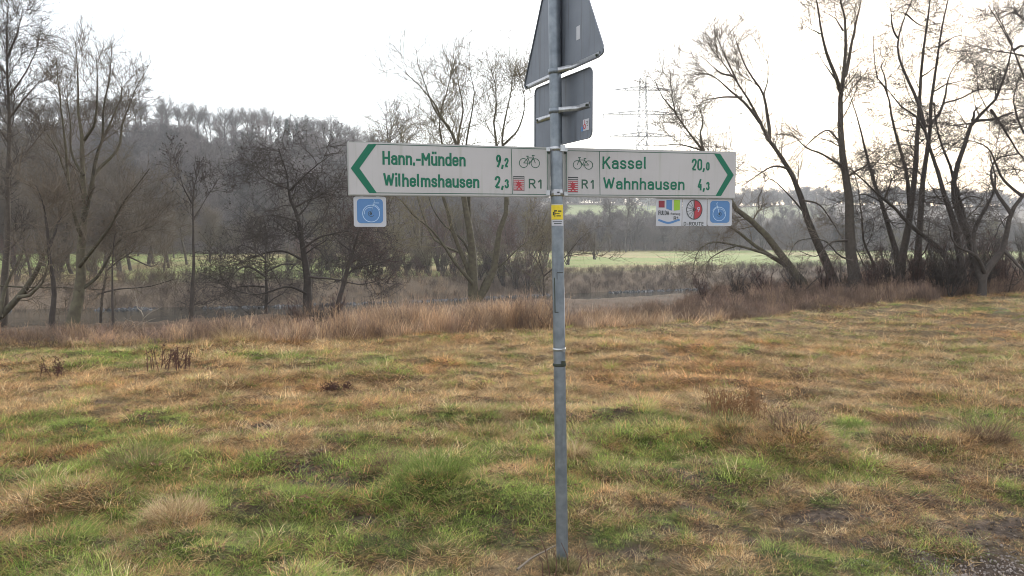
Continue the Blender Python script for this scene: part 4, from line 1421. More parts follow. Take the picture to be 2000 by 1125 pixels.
M_DOCK = mat('dead_dock', (.12, .055, .04), .9, noise=(40, 3, .5))
M_DOCK2 = mat('orange_weed', (.38, .20, .09), .9, noise=(30, 3, .5), rgb2=(.22, .14, .07))
for px, py, n_, hh, wd, m_, lab in ((330, 726, 26, .34, .42, M_DOCK, 'dark red-brown dead dock stems in the far left meadow'),
                                    (100, 732, 10, .24, .25, M_DOCK, 'small group of dead brown stems near the left edge'),
                                    (1435, 822, 46, .27, .38, M_DOCK2, 'patch of orange-brown dead weeds right of the pole'),
                                    (660, 757, 20, .10, .16, M_DOCK, 'small dark clump of dead leaves in the middle meadow')):
    q = on_ground(px, py)
    q[2] = float(terrain(q[0], q[1]))
    rg_ = np.random.default_rng(int(px))
    b = np.column_stack([np.clip(rg_.normal(size=n_), -1.2, 1.2) * wd * .45, rg_.normal(size=n_) * wd * .22, np.full(n_, -.02)])
    tip = b + np.column_stack([rg_.normal(size=n_) * .04, rg_.normal(size=n_) * .04, rg_.uniform(.5, 1.05, n_) * hh])
    p = np.stack([b, (b + tip) / 2, tip], 1)
    rr_ = np.tile([[.0045, .004, .003]], (n_, 1))
    a2, r2 = sprout(p, rr_, n_ * 5, rg_, (.03, .10), (20, 60), (.3, 1), 3, .1, .15, .8, .003)
    cn = cones(n_ * 26, .007)(a2, None, np.zeros(3), rg_)
    v, f = join([tubes(p, rr_, 4), tubes(a2, r2, 3), cn])
    o = link('dead_weed', mesh_np('dead_weed', v, [f]), m_)
    o.location = q
    tag(o, lab, 'weed')

# thin wiry stems and a dead stick at the foot of the pole
q = on_ground(1095, 1108)
rg_ = np.random.default_rng(3)
p = []
for (a, b_) in (((1075, 1125), (1048, 1030)), ((1112, 1118), (1096, 1060)), ((1125, 1125), (1136, 1085)), ((1060, 1125), (1052, 1085)), ((1150, 1110), (1138, 1050)), ((1085, 1124), (1082, 1075))):
    g_ = on_ground(*a)
    g_[2] = float(terrain(g_[0], g_[1]))
    p.append(np.stack([g_, (g_ + at(*b_, g_[1] + .05)) / 2 + .01, at(*b_, g_[1] + .05)]))
p = np.array(p)
bs = p[0][0].copy()
v, f = tubes(p - bs, np.full((len(p), 3), .0022) * np.array([[1.2, 1, .6]]), 4)
o = link('wiry_stems', mesh_np('wiry_stems', v, [f]), M_DOCK)
o.location = bs
tag(o, 'thin dark wiry plant stems at the foot of the grey pole', 'weed')
a, b_ = on_ground(1010, 1122), on_ground(1085, 1072)
a[2], b_[2] = float(terrain(a[0], a[1])) + .03, float(terrain(b_[0], b_[1])) + .03
v, f = tubes(np.array([resample([a - a, (b_ - a) * .5 + [0, 0, .015], b_ - a], 7, rg_, .004)]), np.linspace(.007, .003, 7)[None], 6)
o = link('dead_stick', mesh_np('dead_stick', v, [f], True), mat('stick_wood', (.20, .16, .12), .9))
o.location = a
tag(o, 'pale dead stick lying in the grass left of the pole foot', 'stick')
# pale fallen branch by the water at left
a3 = [at(px, py, 14.5) for px, py in ((238, 655), (262, 640), (280, 628), (279, 612), (266, 600), (268, 588))]
a3[0][2] = float(terrain(a3[0][0], a3[0][1])) + .02
bs = a3[0].copy()
c_ = resample(np.array(a3) - bs, 12, rg_, .01)[None]
rr_ = np.linspace(.016, .006, 12)[None]
s_, sr_ = sprout(c_, rr_, 9, rg_, (.2, .5), (30, 60), (.3, 1), 5, .1, .15, .6, .005)
v, f = join([tubes(c_, rr_, 6), tubes(s_, sr_, 4)])
o = link('dead_branch', mesh_np('dead_branch', v, [f], True), mat('bleached_wood', (.32, .27, .21), .9))
o.location = bs
tag(o, 'pale crooked dead branch rising from the weeds before the water', 'branch')

# ------------------------------------------------------------------ power pylon
M_STEEL = mat('pylon_steel', (.25, .26, .27), .6, .3)


def pylon(label, px, top, d, bw, arms, s=1.0, rad=.12):
    x = (px - 1000) / FPX * d
    g = float(terrain(x, d))
    H = CAMH + (470 - top) / FPX * d - g
    root = thing('power_pylon', label, 'pylon', (x, d, g))
    L = []
    nseg = 14
    zs = np.linspace(0, H, nseg + 1)
    wd = bw * (1.5 - .9 * zs / H)
    for k in range(nseg):
        for (sx, sy) in ((1, 1), (1, -1), (-1, -1), (-1, 1)):
            p0, p1 = np.array([sx * wd[k], sy * wd[k], zs[k]]), np.array([sx * wd[k + 1], sy * wd[k + 1], zs[k + 1]])
            L.append([p0, (p0 + p1) / 2, p1])
            nx, ny = (sy, -sx)
            p2 = np.array([nx * wd[k + 1], ny * wd[k + 1], zs[k + 1]])
            L.append([p0, (p0 + p2) / 2, p2])
            L.append([p1, (p1 + p2) / 2, p2])
    P = np.array(L)
    v, f = tubes(P, np.full(P.shape[:2], rad), 4)
    link('lattice_tower', mesh_np('lattice_tower', v, [f]), M_STEEL, root)
    for ypx, half in arms:
        z = CAMH + (470 - ypx) / FPX * d - g
        L = []
        for sgn in (-1, 1):
            e = np.array([sgn * half, 0, z])
            for yy in (-bw * .6, bw * .6):
                for zz in (0, 1.6):
                    a = np.array([0, yy, z + zz])
                    L.append([a, (a + e) / 2, e])
            for t in (.25, .5, .75):
                a = np.array([sgn * half * t, 0, z])
                b = np.array([sgn * half * (t + .12), 0, z + 1.6 * (1 - t - .12)])
                L.append([a, (a + b) / 2, b])
        P = np.array(L)
        v, f = tubes(P, np.full(P.shape[:2], rad), 4)
        link('crossarm', mesh_np('crossarm', v, [f]), M_STEEL, root)
        ins = []
        for sgn in (-1, 1):
            for t in (.5, .97):
                a = np.array([sgn * half * t, 0, z])
                ins.append([a, a - [0, 0, .8], a - [0, 0, 1.8]])
        P = np.array(ins)
        v, f = tubes(P, np.full(P.shape[:2], rad * 1.1), 6)
        link('insulator', mesh_np('insulator', v, [f]), M_STEEL, root)
    return root, x, g


pylon('grey lattice power pylon rising above the right sign', 1252, 158, 330, 2.0, ((180, 13), (226, 17), (268, 14)))
pylon('faint small power pylon far away behind the bare trees at right', 1418, 236, 430, 1.6, ((250, 6), (265, 8)), rad=.05)
pylon('faint distant power pylon beyond the end of the wooded hill', 646, 222, 430, 1.6, ((232, 6), (244, 8)), rad=.05)

# ------------------------------------------------------------------ the signpost
import bmesh
M_GALV = mat('galvanised_steel', (.27, .30, .335), .42, .55, noise=(22, 8, .62), rgb2=(.17, .195, .225), bump=(60, .15, .001))
M_GALV2 = mat('bright_steel', (.55, .56, .58), .32, .8, noise=(60, 4, .4))
M_BACK = mat('aluminium_back', (.20, .22, .255), .5, .3, noise=(6, 6, .3), rgb2=(.13, .145, .175))
M_EDGE = mat('sign_edge', (.40, .40, .38), .5, .3)
M_FACE = mat('sign_white', (.55, .525, .53), .5, noise=(4, 6, .35), rgb2=(.47, .445, .44), spec=.3)
M_GREENP = mat('sign_green', (.013, .15, .088), .5, spec=.3)
M_LINE = mat('sign_dark_green_line', (.03, .10, .065), .5)
M_BLACK = mat('print_black', (.05, .055, .055), .5)
M_RED = mat('print_red', (.42, .04, .055), .5)
M_BLUE = mat('plaque_blue', (.085, .20, .43), .5, noise=(18, 4, .4), rgb2=(.10, .23, .46))
M_PALE = mat('print_pale_blue', (.45, .60, .78), .5)
M_PWHITE = mat('plaque_white', (.54, .54, .58), .5, noise=(20, 4, .3), rgb2=(.47, .47, .50))
M_WINE = mat('print_wine', (.25, .03, .045), .5)
M_LIME = mat('print_lime', (.30, .50, .04), .5)
M_YEL = mat('sticker_yellow', (.80, .62, .02), .5, noise=(60, 3, .4), rgb2=(.70, .52, .03))
M_DARKM = mat('dark_mossy_metal', (.07, .08, .065), .8, .3, noise=(80, 4, .3), rgb2=(.04, .05, .03))

# streaks of dirt running down the backs
for m_, dc, am in ((M_BACK, (.09, .095, .10, 1), .6), (M_FACE, (.33, .34, .27, 1), .35), (M_GALV, (.12, .13, .15, 1), .35)):
    n, l = m_.node_tree.nodes, m_.node_tree.links
    tc = n.new('ShaderNodeTexCoord')
    mp = n.new('ShaderNodeMapping')
    mp.inputs['Scale'].default_value = (38, 38, 2.2)
    nz = n.new('ShaderNodeTexNoise')
    nz.inputs['Scale'].default_value = 1
    nz.inputs['Detail'].default_value = 5
    mr = n.new('ShaderNodeMapRange')
    mr.inputs['From Min'].default_value, mr.inputs['From Max'].default_value = .55, .72
    mx = n.new('ShaderNodeMix')
    mx.data_type = 'RGBA'
    mx.inputs[7].default_value = dc
    l.new(tc.outputs['Object'], mp.inputs[0])
    l.new(mp.outputs[0], nz.inputs['Vector'])
    l.new(nz.outputs['Fac'], mr.inputs['Value'])
    ml = n.new('ShaderNodeMath')
    ml.operation = 'MULTIPLY'
    ml.inputs[1].default_value = am
    l.new(mr.outputs[0], ml.inputs[0])
    l.new(ml.outputs[0], mx.inputs[0])
    src = n['Principled BSDF'].inputs['Base Color'].links[0].from_socket
    l.new(src, mx.inputs[6])
    l.new(mx.outputs[2], n['Principled BSDF'].inputs['Base Color'])

PD = 3.93
PT, PB = at(1082.5, 0, PD), at(1098.5, 1105, PD)
pdir = (PT - PB) / np.linalg.norm(PT - PB)
PRAD = .0305
gz = float(terrain(PB[0], PB[1]))
p0 = PB + pdir * ((gz - .25 - PB[2]) / pdir[2])
p1 = PT + pdir * .75


def pole_at(py):
    t = np.interp(py, [0, 1105], [0, 1])
    a, b = PT, PB
    lo, hi = 0.0, 1.0
    for _ in range(30):
        m_ = (lo + hi) / 2
        q = a + (b - a) * m_
        v = q - np.array([0, 0, CAMH])
        ys = 562.5 - FPX * (v[2] * cp + v[1] * sp_) / (v[1] * cp - v[2] * sp_)
        if ys < py:
            lo = m_
        else:
            hi = m_
    return a + (b - a) * lo


pole = thing('sign_pole', 'grey galvanised steel pole standing in the meadow and carrying all the signs', 'pole', tuple(p0))
pp = np.array([np.linspace([0, 0, 0], p1 - p0, 12)])
v, f = tubes(pp, np.full((1, 12), PRAD), 32)
link('tube', mesh_np('tube', v, [f], True), M_GALV, pole)
v, f = tubes(np.array([[(p1 - p0) - pdir * .01, (p1 - p0) + pdir * .012, (p1 - p0) + pdir * .02]]), np.array([[PRAD * 1.12, PRAD * 1.1, .001]]), 24)
link('end_cap', mesh_np('end_cap', v, [f], True), M_DARKM, pole)


def band(py, hgt, rad, m_, parent, origin, name='clamp_band'):
    c = pole_at(py) - origin
    P = np.array([[c - pdir * hgt / 2, c - pdir * (hgt / 2 - .001), c + pdir * (hgt / 2 - .001), c + pdir * hgt / 2]])
    v, f = tubes(P, np.array([[PRAD * .98, rad, rad, PRAD * .98]]), 28)
    return link(name, mesh_np(name, v, [f]), m_, parent)


def boxm(c, ax, ay, az, m_, name, parent, bev=.0012):
    """box centred at c with half axes given as vectors"""
    bm = bmesh.new()
    bmesh.ops.create_cube(bm, size=2)
    M = Matrix(((ax[0], ay[0], az[0], c[0]), (ax[1], ay[1], az[1], c[1]), (ax[2], ay[2], az[2], c[2]), (0, 0, 0, 1)))
    bm.transform(M)
    if bev:
        bmesh.ops.bevel(bm, geom=list(bm.edges), offset=bev, segments=2, affect='EDGES', clamp_overlap=True)
    bmesh.ops.recalc_face_normals(bm, faces=bm.faces)
    me = bpy.data.meshes.new(name)
    bm.to_mesh(me)
    bm.free()
    return link(name, me, m_, parent)


band(682, .014, PRAD + .0025, M_GALV2, pole, p0)
c = pole_at(682) - p0
boxm(c + [.022, -.028, 0], [.007, 0, 0], [0, .006, 0], [0, 0, .009], M_GALV2, 'clamp_screw', pole)
band(712, .016, PRAD + .003, M_DARKM, pole, p0)
c = pole_at(710) - p0
boxm(c + [.018, -.032, .006], [.011, 0, 0], [0, .007, 0], [0, 0, .012], M_DARKM, 'clamp_screw', pole)
boxm(c + [-.03, -.012, -.004], [.005, 0, 0], [0, .006, 0], [0, 0, .006], M_DARKM, 'clamp_screw', pole)


def wrap(py0, py1, x0, x1, m_, rad, parent, origin, name):
    """a thin sheet stuck round the pole between two heights; x0..x1 in -1..1 across the pole as seen"""
    a, b = pole_at(py0) - origin, pole_at(py1) - origin
    th = np.linspace(math.asin(x0), math.asin(x1), 12)
    V = []
    for q in (a, b):
        for t in th:
            V.append(q + np.array([math.sin(t) * rad, -math.cos(t) * rad, 0]))
    i = np.arange(11)
    F = np.stack([i, i + 12, i + 13, i + 1], 1)
    return link(name, mesh_np(name, np.array(V), [F], True), m_, parent)


ys = thing('sticker', 'yellow square sticker wrapped round the pole below the signs', 'sticker', tuple(pole_at(415)))
o_ = pole_at(415)
wrap(399, 429, -.98, .90, M_YEL, PRAD + .0008, ys, o_, 'yellow_sheet')
wrap(399.6, 401, -.96, .88, M_PWHITE, PRAD + .0013, ys, o_, 'top_edge')
for k, (y0, y1, a, b) in enumerate(((411, 413.5, -.55, -.1), (411.5, 414, .05, .6), (417, 418.5, -.4, .3), (414, 421, -.75, -.55), (421, 423, -.2, .5), (413, 424, -.5, -.38))):
    wrap(y0, y1, a, b, M_DARKM, PRAD + .0014, ys, o_, 'faded_print')
ws = thing('sticker', 'white label with lines of small print under the yellow sticker', 'sticker', tuple(pole_at(436)))
o_ = pole_at(436)
wrap(430, 441, -.97, .92, M_PWHITE, PRAD + .0008, ws, o_, 'white_sheet')
wrap(432.4, 433.6, -.8, .7, M_BLACK, PRAD + .0014, ws, o_, 'print_line')
wrap(436.0, 437.6, -.6, .6, M_BLACK, PRAD + .0014, ws, o_, 'print_line')
# outline left by a torn-off notice
rs_ = thing('sticker_residue', 'dark torn outline of an old notice lower on the pole', 'residue', tuple(pole_at(570)))
o_ = pole_at(570)
wrap(531, 533, -.25, .75, M_BLACK, PRAD + .0009, rs_, o_, 'dark_edge')
wrap(533, 545, -.3, -.2, M_BLACK, PRAD + .0009, rs_, o_, 'dark_edge')
wrap(542, 609, -.72, -.58, M_DARKM, PRAD + .0009, rs_, o_, 'dark_edge')
wrap(608, 610, -.72, -.1, M_BLACK, PRAD + .0009, rs_, o_, 'dark_edge')
wrap(560, 660, .86, .97, M_PWHITE, PRAD + .0009, rs_, o_, 'rim_highlight')  # sun highlight on the pole's right rim, painted as a white strip

# ---- strokes: lettering drawn as ribbons
GL = {
    'H': (.5, "M0 0L0 1M.5 0L.5 1M0 .5L.5 .5"), 'a': (.4, "M.02 .58Q.06 .7 .2 .7Q.4 .7 .4 .5L.4 0M.4 .42L.18 .42Q0 .42 0 .2Q0 0 .17 0Q.34 0 .4 .16"),
    'n': (.4, "M0 0L0 .7M0 .48Q.05 .7 .22 .7Q.4 .7 .4 .48L.4 0"), 'h': (.4, "M0 0L0 1M0 .48Q.05 .7 .22 .7Q.4 .7 .4 .48L.4 0"),
    'm': (.7, "M0 0L0 .7M0 .5Q.04 .7 .19 .7Q.35 .7 .35 .5L.35 0M.35 .5Q.39 .7 .54 .7Q.7 .7 .7 .5L.7 0"),
    'u': (.4, "M0 .7L0 .2Q0 0 .18 0Q.35 0 .4 .2M.4 .7L.4 0"), 'ü': (.4, "M0 .7L0 .2Q0 0 .18 0Q.35 0 .4 .2M.4 .7L.4 0M.08 1.03L.08 1.06M.32 1.03L.32 1.06"),
    'd': (.4, "M.4 1L.4 0M.4 .5Q.34 .7 .19 .7Q0 .7 0 .5L0 .2Q0 0 .19 0Q.34 0 .4 .2"),
    'e': (.4, "M0 .36L.4 .36L.4 .5Q.4 .7 .2 .7Q0 .7 0 .5L0 .2Q0 0 .2 0Q.33 0 .38 .12"),
    'W': (.8, "M0 1L.2 0L.4 .95L.6 0L.8 1"), 'i': (0, "M0 0L0 .7M0 1.02L0 1.05"), 'l': (.09, "M0 1L0 .12Q0 0 .09 0"),
    's': (.36, "M.35 .56Q.3 .7 .18 .7Q0 .7 0 .53Q0 .4 .18 .36Q.37 .31 .37 .17Q.37 0 .18 0Q.04 0 0 .14"),
    'K': (.48, "M0 0L0 1M.46 1L0 .36M.17 .6L.5 0"), 'M': (.62, "M0 0L0 1L.31 .35L.62 1L.62 0"),
    'R': (.46, "M0 0L0 1L.25 1Q.46 1 .46 .75Q.46 .5 .25 .5L0 .5M.24 .5L.48 0"), '1': (.2, "M0 .75L.2 1L.2 0"),
    '2': (.43, "M0 .78Q.03 1 .22 1Q.42 1 .42 .78Q.42 .62 .3 .45L0 0L.43 0"),
    '3': (.42, "M.02 .85Q.06 1 .21 1Q.4 1 .4 .77Q.4 .55 .18 .55M.2 .55Q.42 .55 .42 .28Q.42 0 .2 0Q.02 0 0 .18"),
    '4': (.45, "M.28 1L0 .25L.45 .25M.32 .5L.32 0"), '9': (.42, "M.42 .7Q.42 .45 .21 .45Q0 .45 0 .72Q0 1 .21 1Q.42 1 .42 .7Q.42 .4 .12 0"),
    '0': (.42, "M0 .28L0 .72Q0 1 .21 1Q.42 1 .42 .72L.42 .28Q.42 0 .21 0Q0 0 0 .28L0 .32"), ',': (.06, "M.06 .06L0 -.14"), '.': (.02, "M0 -.03L0 .06"), '-': (.24, "M0 .4L.24 .4"),
    'F': (.4, "M0 0L0 1L.4 1M0 .52L.34 .52"), 'U': (.44, "M0 1L0 .25Q0 0 .22 0Q.44 0 .44 .25L.44 1"), 'L': (.36, "M0 1L0 0L.36 0"),
    'D': (.44, "M0 0L0 1L.16 1Q.44 1 .44 .68L.44 .32Q.44 0 .16 0L0 0"), 'A': (.5, "M0 0L.25 1L.5 0M.08 .3L.42 .3"), 'O': (.46, "M0 .28L0 .72Q0 1 .23 1Q.46 1 .46 .72L.46 .28Q.46 0 .23 0Q0 0 0 .28L0 .32"),
    'T': (.44, "M0 1L.44 1M.22 1L.22 0"), 'E': (.4, "M.4 1L0 1L0 0L.4 0M0 .52L.34 .52"), 'w': (.55, "M0 .7L.14 0L.275 .65L.41 0L.55 .7"),
    'g': (.4, "M.4 .7L.4 -.1Q.4 -.28 .2 -.28Q.06 -.28 .02 -.2M.4 .5Q.34 .7 .19 .7Q0 .7 0 .5L0 .22Q0 .03 .19 .03Q.34 .03 .4 .2"), ' ': (.2, ""),
}


def parse(s, K=7):
    import re
    tok = re.findall(r'[MLQ]|-?\d*\.?\d+', s)
    out, cur, i, cmd = [], None, 0, None
    while i < len(tok):
        if tok[i] in 'MLQ':
            cmd = tok[i]
            i += 1
        if cmd == 'M':
            cur = [(float(tok[i]), float(tok[i + 1]))]
            out.append(cur)
            i += 2
        elif cmd == 'L':
            cur.append((float(tok[i]), float(tok[i + 1])))
            i += 2
        else:
            c0, (c1, c2) = cur[-1], ((float(tok[i]), float(tok[i + 1])), (float(tok[i + 2]), float(tok[i + 3])))
            # a fuller corner than a plain quadratic curve
            for k in range(1, K + 1):
                t = k / K
                w0, w1, w2 = (1 - t) ** 3, 3 * t * (1 - t), t ** 3
                m0 = (c0[0] + (c1[0] - c0[0]) * .6, c0[1] + (c1[1] - c0[1]) * .6)
                m1 = (c2[0] + (c1[0] - c2[0]) * .6, c2[1] + (c1[1] - c2[1]) * .6)
                a, b = 3 * t * (1 - t) ** 2, 3 * t * t * (1 - t)
                cur.append((w0 * c0[0] + a * m0[0] + b * m1[0] + w2 * c2[0], w0 * c0[1] + a * m0[1] + b * m1[1] + w2 * c2[1]))
            i += 4
    return out


_zz = [0]


def ribbon(pts, w_, closed=False, z0=0.0):
    """flat ribbon in the sign's own x (right) and z (up); y towards the viewer is negative. Returns verts, quads"""
    p = np.array(pts, float)
    keep = np.concatenate([[True], np.linalg.norm(np.diff(p, axis=0), axis=1) > 1e-7])
    p = p[keep]
    dd = np.diff(p, axis=0)
    dd /= np.linalg.norm(dd, axis=1, keepdims=True)
    cosa = (dd[1:] * dd[:-1]).sum(1)
    cut = np.where(cosa < .35)[0]
    if len(cut) and not closed:
        i = cut[0] + 1
        a, b = p[:i + 1].copy(), p[i:].copy()
        if cosa[cut[0]] > -.2:
            a[-1] += dd[i - 1] * w_ / 2
        return join([ribbon(a, w_, z0=z0), ribbon(b, w_, z0=z0)])
    if closed:
        p = np.vstack([p, p[:1], p[1:2]]) if np.linalg.norm(p[0] - p[-1]) > 1e-7 else np.vstack([p, p[1:2]])
    d = np.diff(p, axis=0)
    d /= np.linalg.norm(d, axis=1, keepdims=True)
    nrm = np.stack([-d[:, 1], d[:, 0]], 1)
    n0 = np.vstack([nrm[:1], nrm])
    n1 = np.vstack([nrm, nrm[-1:]])
    m_ = n0 + n1
    m_ /= np.linalg.norm(m_, axis=1, keepdims=True) + 1e-9
    k = np.clip(1 / np.maximum((m_ * n0).sum(1), .3), 1, 1.9)
    off = m_ * (w_ / 2 * k)[:, None]
    if closed:
        off[0] = off[-2]
        p, off = p[:-1], off[:-1]
    A, B = p + off, p - off
    _zz[0] = (_zz[0] + 1) % 9
    y = -(z0 + _zz[0] * .00006)
    V = np.zeros((len(p) * 2, 3))
    V[0::2, 0], V[0::2, 2] = A.T
    V[1::2, 0], V[1::2, 2] = B.T
    V[:, 1] = y
    i = np.arange(len(p) - 1) * 2
    return V, np.stack([i, i + 1, i + 3, i + 2], 1)


def text_mesh(s, x0, x1, zb, H, sw, z0=.0008, gap=None):
    """lettering from x0 to x1 on baseline zb, cap height H, stroke width sw"""
    g = gap if gap is not None else .27
    tot, pos = 0.0, []
    for k, ch in enumerate(s):
        w_, _ = GL[ch]
        pos.append(tot)
        tot += w_ + (g if k < len(s) - 1 else 0)
    sx = (x1 - x0 - sw) / max(tot, 1e-6)
    parts = []
    for ch, q in zip(s, pos):
        for st in parse(GL[ch][1]):
            if ch.islower():
                pts = [((q + a) * sx + x0 + sw / 2, zb + float(np.interp(b, [-1, 0, .7, 1.4], [-H, sw / 2, .72 * H - sw / 2, .72 * H - sw / 2 + .65 * H]))) for a, b in st]
            else:
                pts = [((q + a) * sx + x0 + sw / 2, zb + (sw / 2 + b * (H - sw))) for a, b in st]
            # square ends reach the cap line
            p = np.array(pts)
            for (i_, j_) in ((0, 1), (-1, -2)):
                d = p[i_] - p[j_]
                d /= np.linalg.norm(d) + 1e-9
                p[i_] = p[i_] + d * sw * .5 * (abs(d[1]) > .5 or len(p) == 2)
            parts.append(ribbon(p, sw, z0=z0))
    return join(parts)


class Plate:
    """a flat sign given by the centre points of its two ends"""

    def __init__(self, L, Rr, up=None):
        self.c = (L + Rr) / 2
        x = Rr - L
        self.len = np.linalg.norm(x)
        self.x = x / self.len
        up = np.array([0, 0, 1.]) if up is None else up
        self.y = np.cross(up, self.x)
        self.y /= np.linalg.norm(self.y)
        self.z = np.cross(self.x, self.y)

    def uv(self, px, py):
        """photo position -> the plate's own x and z"""
        d = ray(px, py)
        o = np.array([0, 0, CAMH])
        t = ((self.c - o) @ self.y) / (d @ self.y)
        q = o + d * t - self.c
        return q @ self.x, q @ self.z

    def matrix(self, c=None):
        c = self.c if c is None else c
        return Matrix(((self.x[0], self.y[0], self.z[0], c[0]), (self.x[1], self.y[1], self.z[1], c[1]), (self.x[2], self.y[2], self.z[2], c[2]), (0, 0, 0, 1)))


def place(root, pl, c=None):
    root.matrix_world = pl.matrix(c)


def prism(outline, y0, y1, m_, name, parent, bev=0.0, m_side=None):
    """outline in x,z; front at y0 (towards the viewer, negative), back at y1"""
    bm = bmesh.new()
    f = bm.faces.new([bm.verts.new((a, y0, b)) for a, b in outline])
    r = bmesh.ops.extrude_face_region(bm, geom=[f])
    for e in r['geom']:
        if isinstance(e, bmesh.types.BMVert):
            e.co.y = y1
    bmesh.ops.recalc_face_normals(bm, faces=bm.faces)
    if bev:
        bmesh.ops.bevel(bm, geom=[e for e in bm.edges if e.calc_face_angle(0) > .8], offset=bev, segments=2, affect='EDGES')
    me = bpy.data.meshes.new(name)
    bm.to_mesh(me)
    bm.free()
    return link(name, me, m_, parent)


def rrect(x0, x1, z0, z1, r_, n_=6):
    o = []
    for cx, cz, a0 in ((x1 - r_, z1 - r_, 0), (x0 + r_, z1 - r_, 90), (x0 + r_, z0 + r_, 180), (x1 - r_, z0 + r_, 270)):
        for k in range(n_ + 1):
            a = R(a0 + 90 * k / n_)
            o.append((cx + r_ * math.cos(a), cz + r_ * math.sin(a)))
    return o


def ring(cx, cz, r_, w_, n_=40, a0=0, a1=360, z0=.0018, ex=1.0):
    a = np.radians(np.linspace(a0, a1, n_))
    return ribbon(np.stack([cx + r_ * ex * np.cos(a), cz + r_ * np.sin(a)], 1), w_, z0=z0)


def flat(parts, m_, name, parent):
    v, f = join(parts)
    return link(name, mesh_np(name, v, [f]), m_, parent)


def fit_text(pl, s, pxl, pxr, ybase_l, ybase_r, capl, sw, parent, m_, z0=.0008):
    """lettering from pxl to pxr in the photo: baseline and cap line positions"""
    x0, zb = pl.uv(pxl, ybase_l)
    x1, zb2 = pl.uv(pxr, ybase_r)
    _, zt = pl.uv(pxl, capl)
    v, f = text_mesh(s, x0, x1, 0, zt - zb, sw, z0)
    v[:, 2] += zb + (v[:, 0] - x0) / (x1 - x0) * (zb2 - zb)
    return link('lettering', mesh_np('lettering', v, [f]), m_, parent)


def bicycle(cx, cz, s, flip, parent, m_, sw):
    """s = wheel base"""
    r_ = s * .36
    f = -1 if flip else 1
    P = [ring(cx - s / 2, cz, r_, sw), ring(cx + s / 2, cz, r_, sw)]

    def ln(*p):
        P.append(ribbon([(cx + f * a * s, cz + b * s) for a, b in p], sw, z0=.0018))
    ln((-.5, 0), (-.12, .42), (.32, .42), (.02, 0), (-.5, 0))
    ln((.02, 0), (-.18, .55))
    ln((-.28, .55), (-.06, .55))
    ln((.5, 0), (.30, .55), (.24, .60))
    ln((.20, .62), (.40, .62), (.42, .56))
    ln((-.04, -.12), (.08, .12))
    flat(P, m_, 'bicycle_symbol', parent)


def crest(pl, x0, x1, z0, z1, parent):
    w_, h_ = x1 - x0, z1 - z0
    flat([ribbon([(x0, z1 - h_ * .04), (x1, z1 - h_ * .04)], h_ * .06, z0=.0016), ribbon([(x0, z1 - h_ * .17), (x1, z1 - h_ * .17)], h_ * .05, z0=.0016)], M_BLACK, 'crest_crown', parent)
    P = []
    for k in range(6):
        z = z0 + h_ * (.05 + .135 * k)
        P.append(ribbon([(x0 + w_ * .02, z), (x1 - w_ * .02, z)], h_ * .06, z0=.0016))
    cx, cz = (x0 + x1) / 2, z0 + h_ * .36
    for pts in (((-.28, .26), (-.05, .12), (.22, .2)), ((-.05, .3), (.05, 0), (-.2, -.28)), ((.05, .05), (.3, -.05)), ((.02, -.05), (.25, -.3)), ((-.25, 0), (0, .05))):
        P.append(ribbon([(cx + a * w_, cz + b * h_) for a, b in pts], h_ * .075, z0=.0022))
    flat(P, M_RED, 'crest', parent)
    flat([ribbon([(x0, z0), (x0, z1), (x1, z1), (x1, z0), (x0, z0)], w_ * .02, z0=.0016)], M_BLACK, 'crest_outline', parent)


def panel(root, x0, x1, hh, th=.022):
    prism([(x0, -hh), (x1, -hh), (x1, hh), (x0, hh)], 0, th, M_EDGE, 'panel', root, .0025)
    prism([(x0 + .004, -hh + .005), (x1 - .004, -hh + .005), (x1 - .004, hh - .005), (x0 + .004, hh - .005)], -.0012, .001, M_FACE, 'face', root)


# left direction sign
LS = Plate(at(679.5, 329, 3.63), at(1072, 336.6, 3.925))
ls = thing('direction_sign', 'white green-lettered arrow sign pointing left to Hann.-Münden and Wilhelmshausen', 'sign')
place(ls, LS)
hl = LS.len / 2
panel(ls, -hl, hl, .125)


def upx(pl, x, y):
    return pl.uv(x, y)


def crop1(x, y):
    return 670 + x / 4.5455, 260 + y / 4.5455


def crop2(x, y):
    return 1060 + x / 5.128, 260 + y / 5.128


def poly(pl, pts, crop):
    return [pl.uv(*crop(a, b)) for a, b in pts]


Z0 = .0016
th_ = poly(LS, [(222, 98), (68, 312), (232, 532), (300, 532), (145, 312), (298, 98)], crop1)
prism(th_, -.0024, -.0010, M_GREENP, 'arrow_chevron', ls)
q = poly(LS, [(262, 98), (1812, 142), (1812, 545), (262, 530)], crop1)
flat([ribbon(q[:2], .0035, z0=Z0), ribbon([q[1], q[2]], .0035, z0=Z0), ribbon(q[2:4], .0035, z0=Z0)], M_LINE, 'border_line', ls)
q = poly(LS, [(1492, 140), (1502, 545)], crop1)
flat([ribbon(q, .0035, z0=Z0)], M_LINE, 'divider_line', ls)


def T(pl, crop, s, x0, yb0, x1, yb1, yt, sw, root, m_=M_GREENP, z0=Z0):
    a, b, c = crop(x0, yb0), crop(x1, yb1), crop(x0, yt)
    return fit_text(pl, s, a[0], b[0], a[1], b[1], c[1], sw, root, m_, z0)


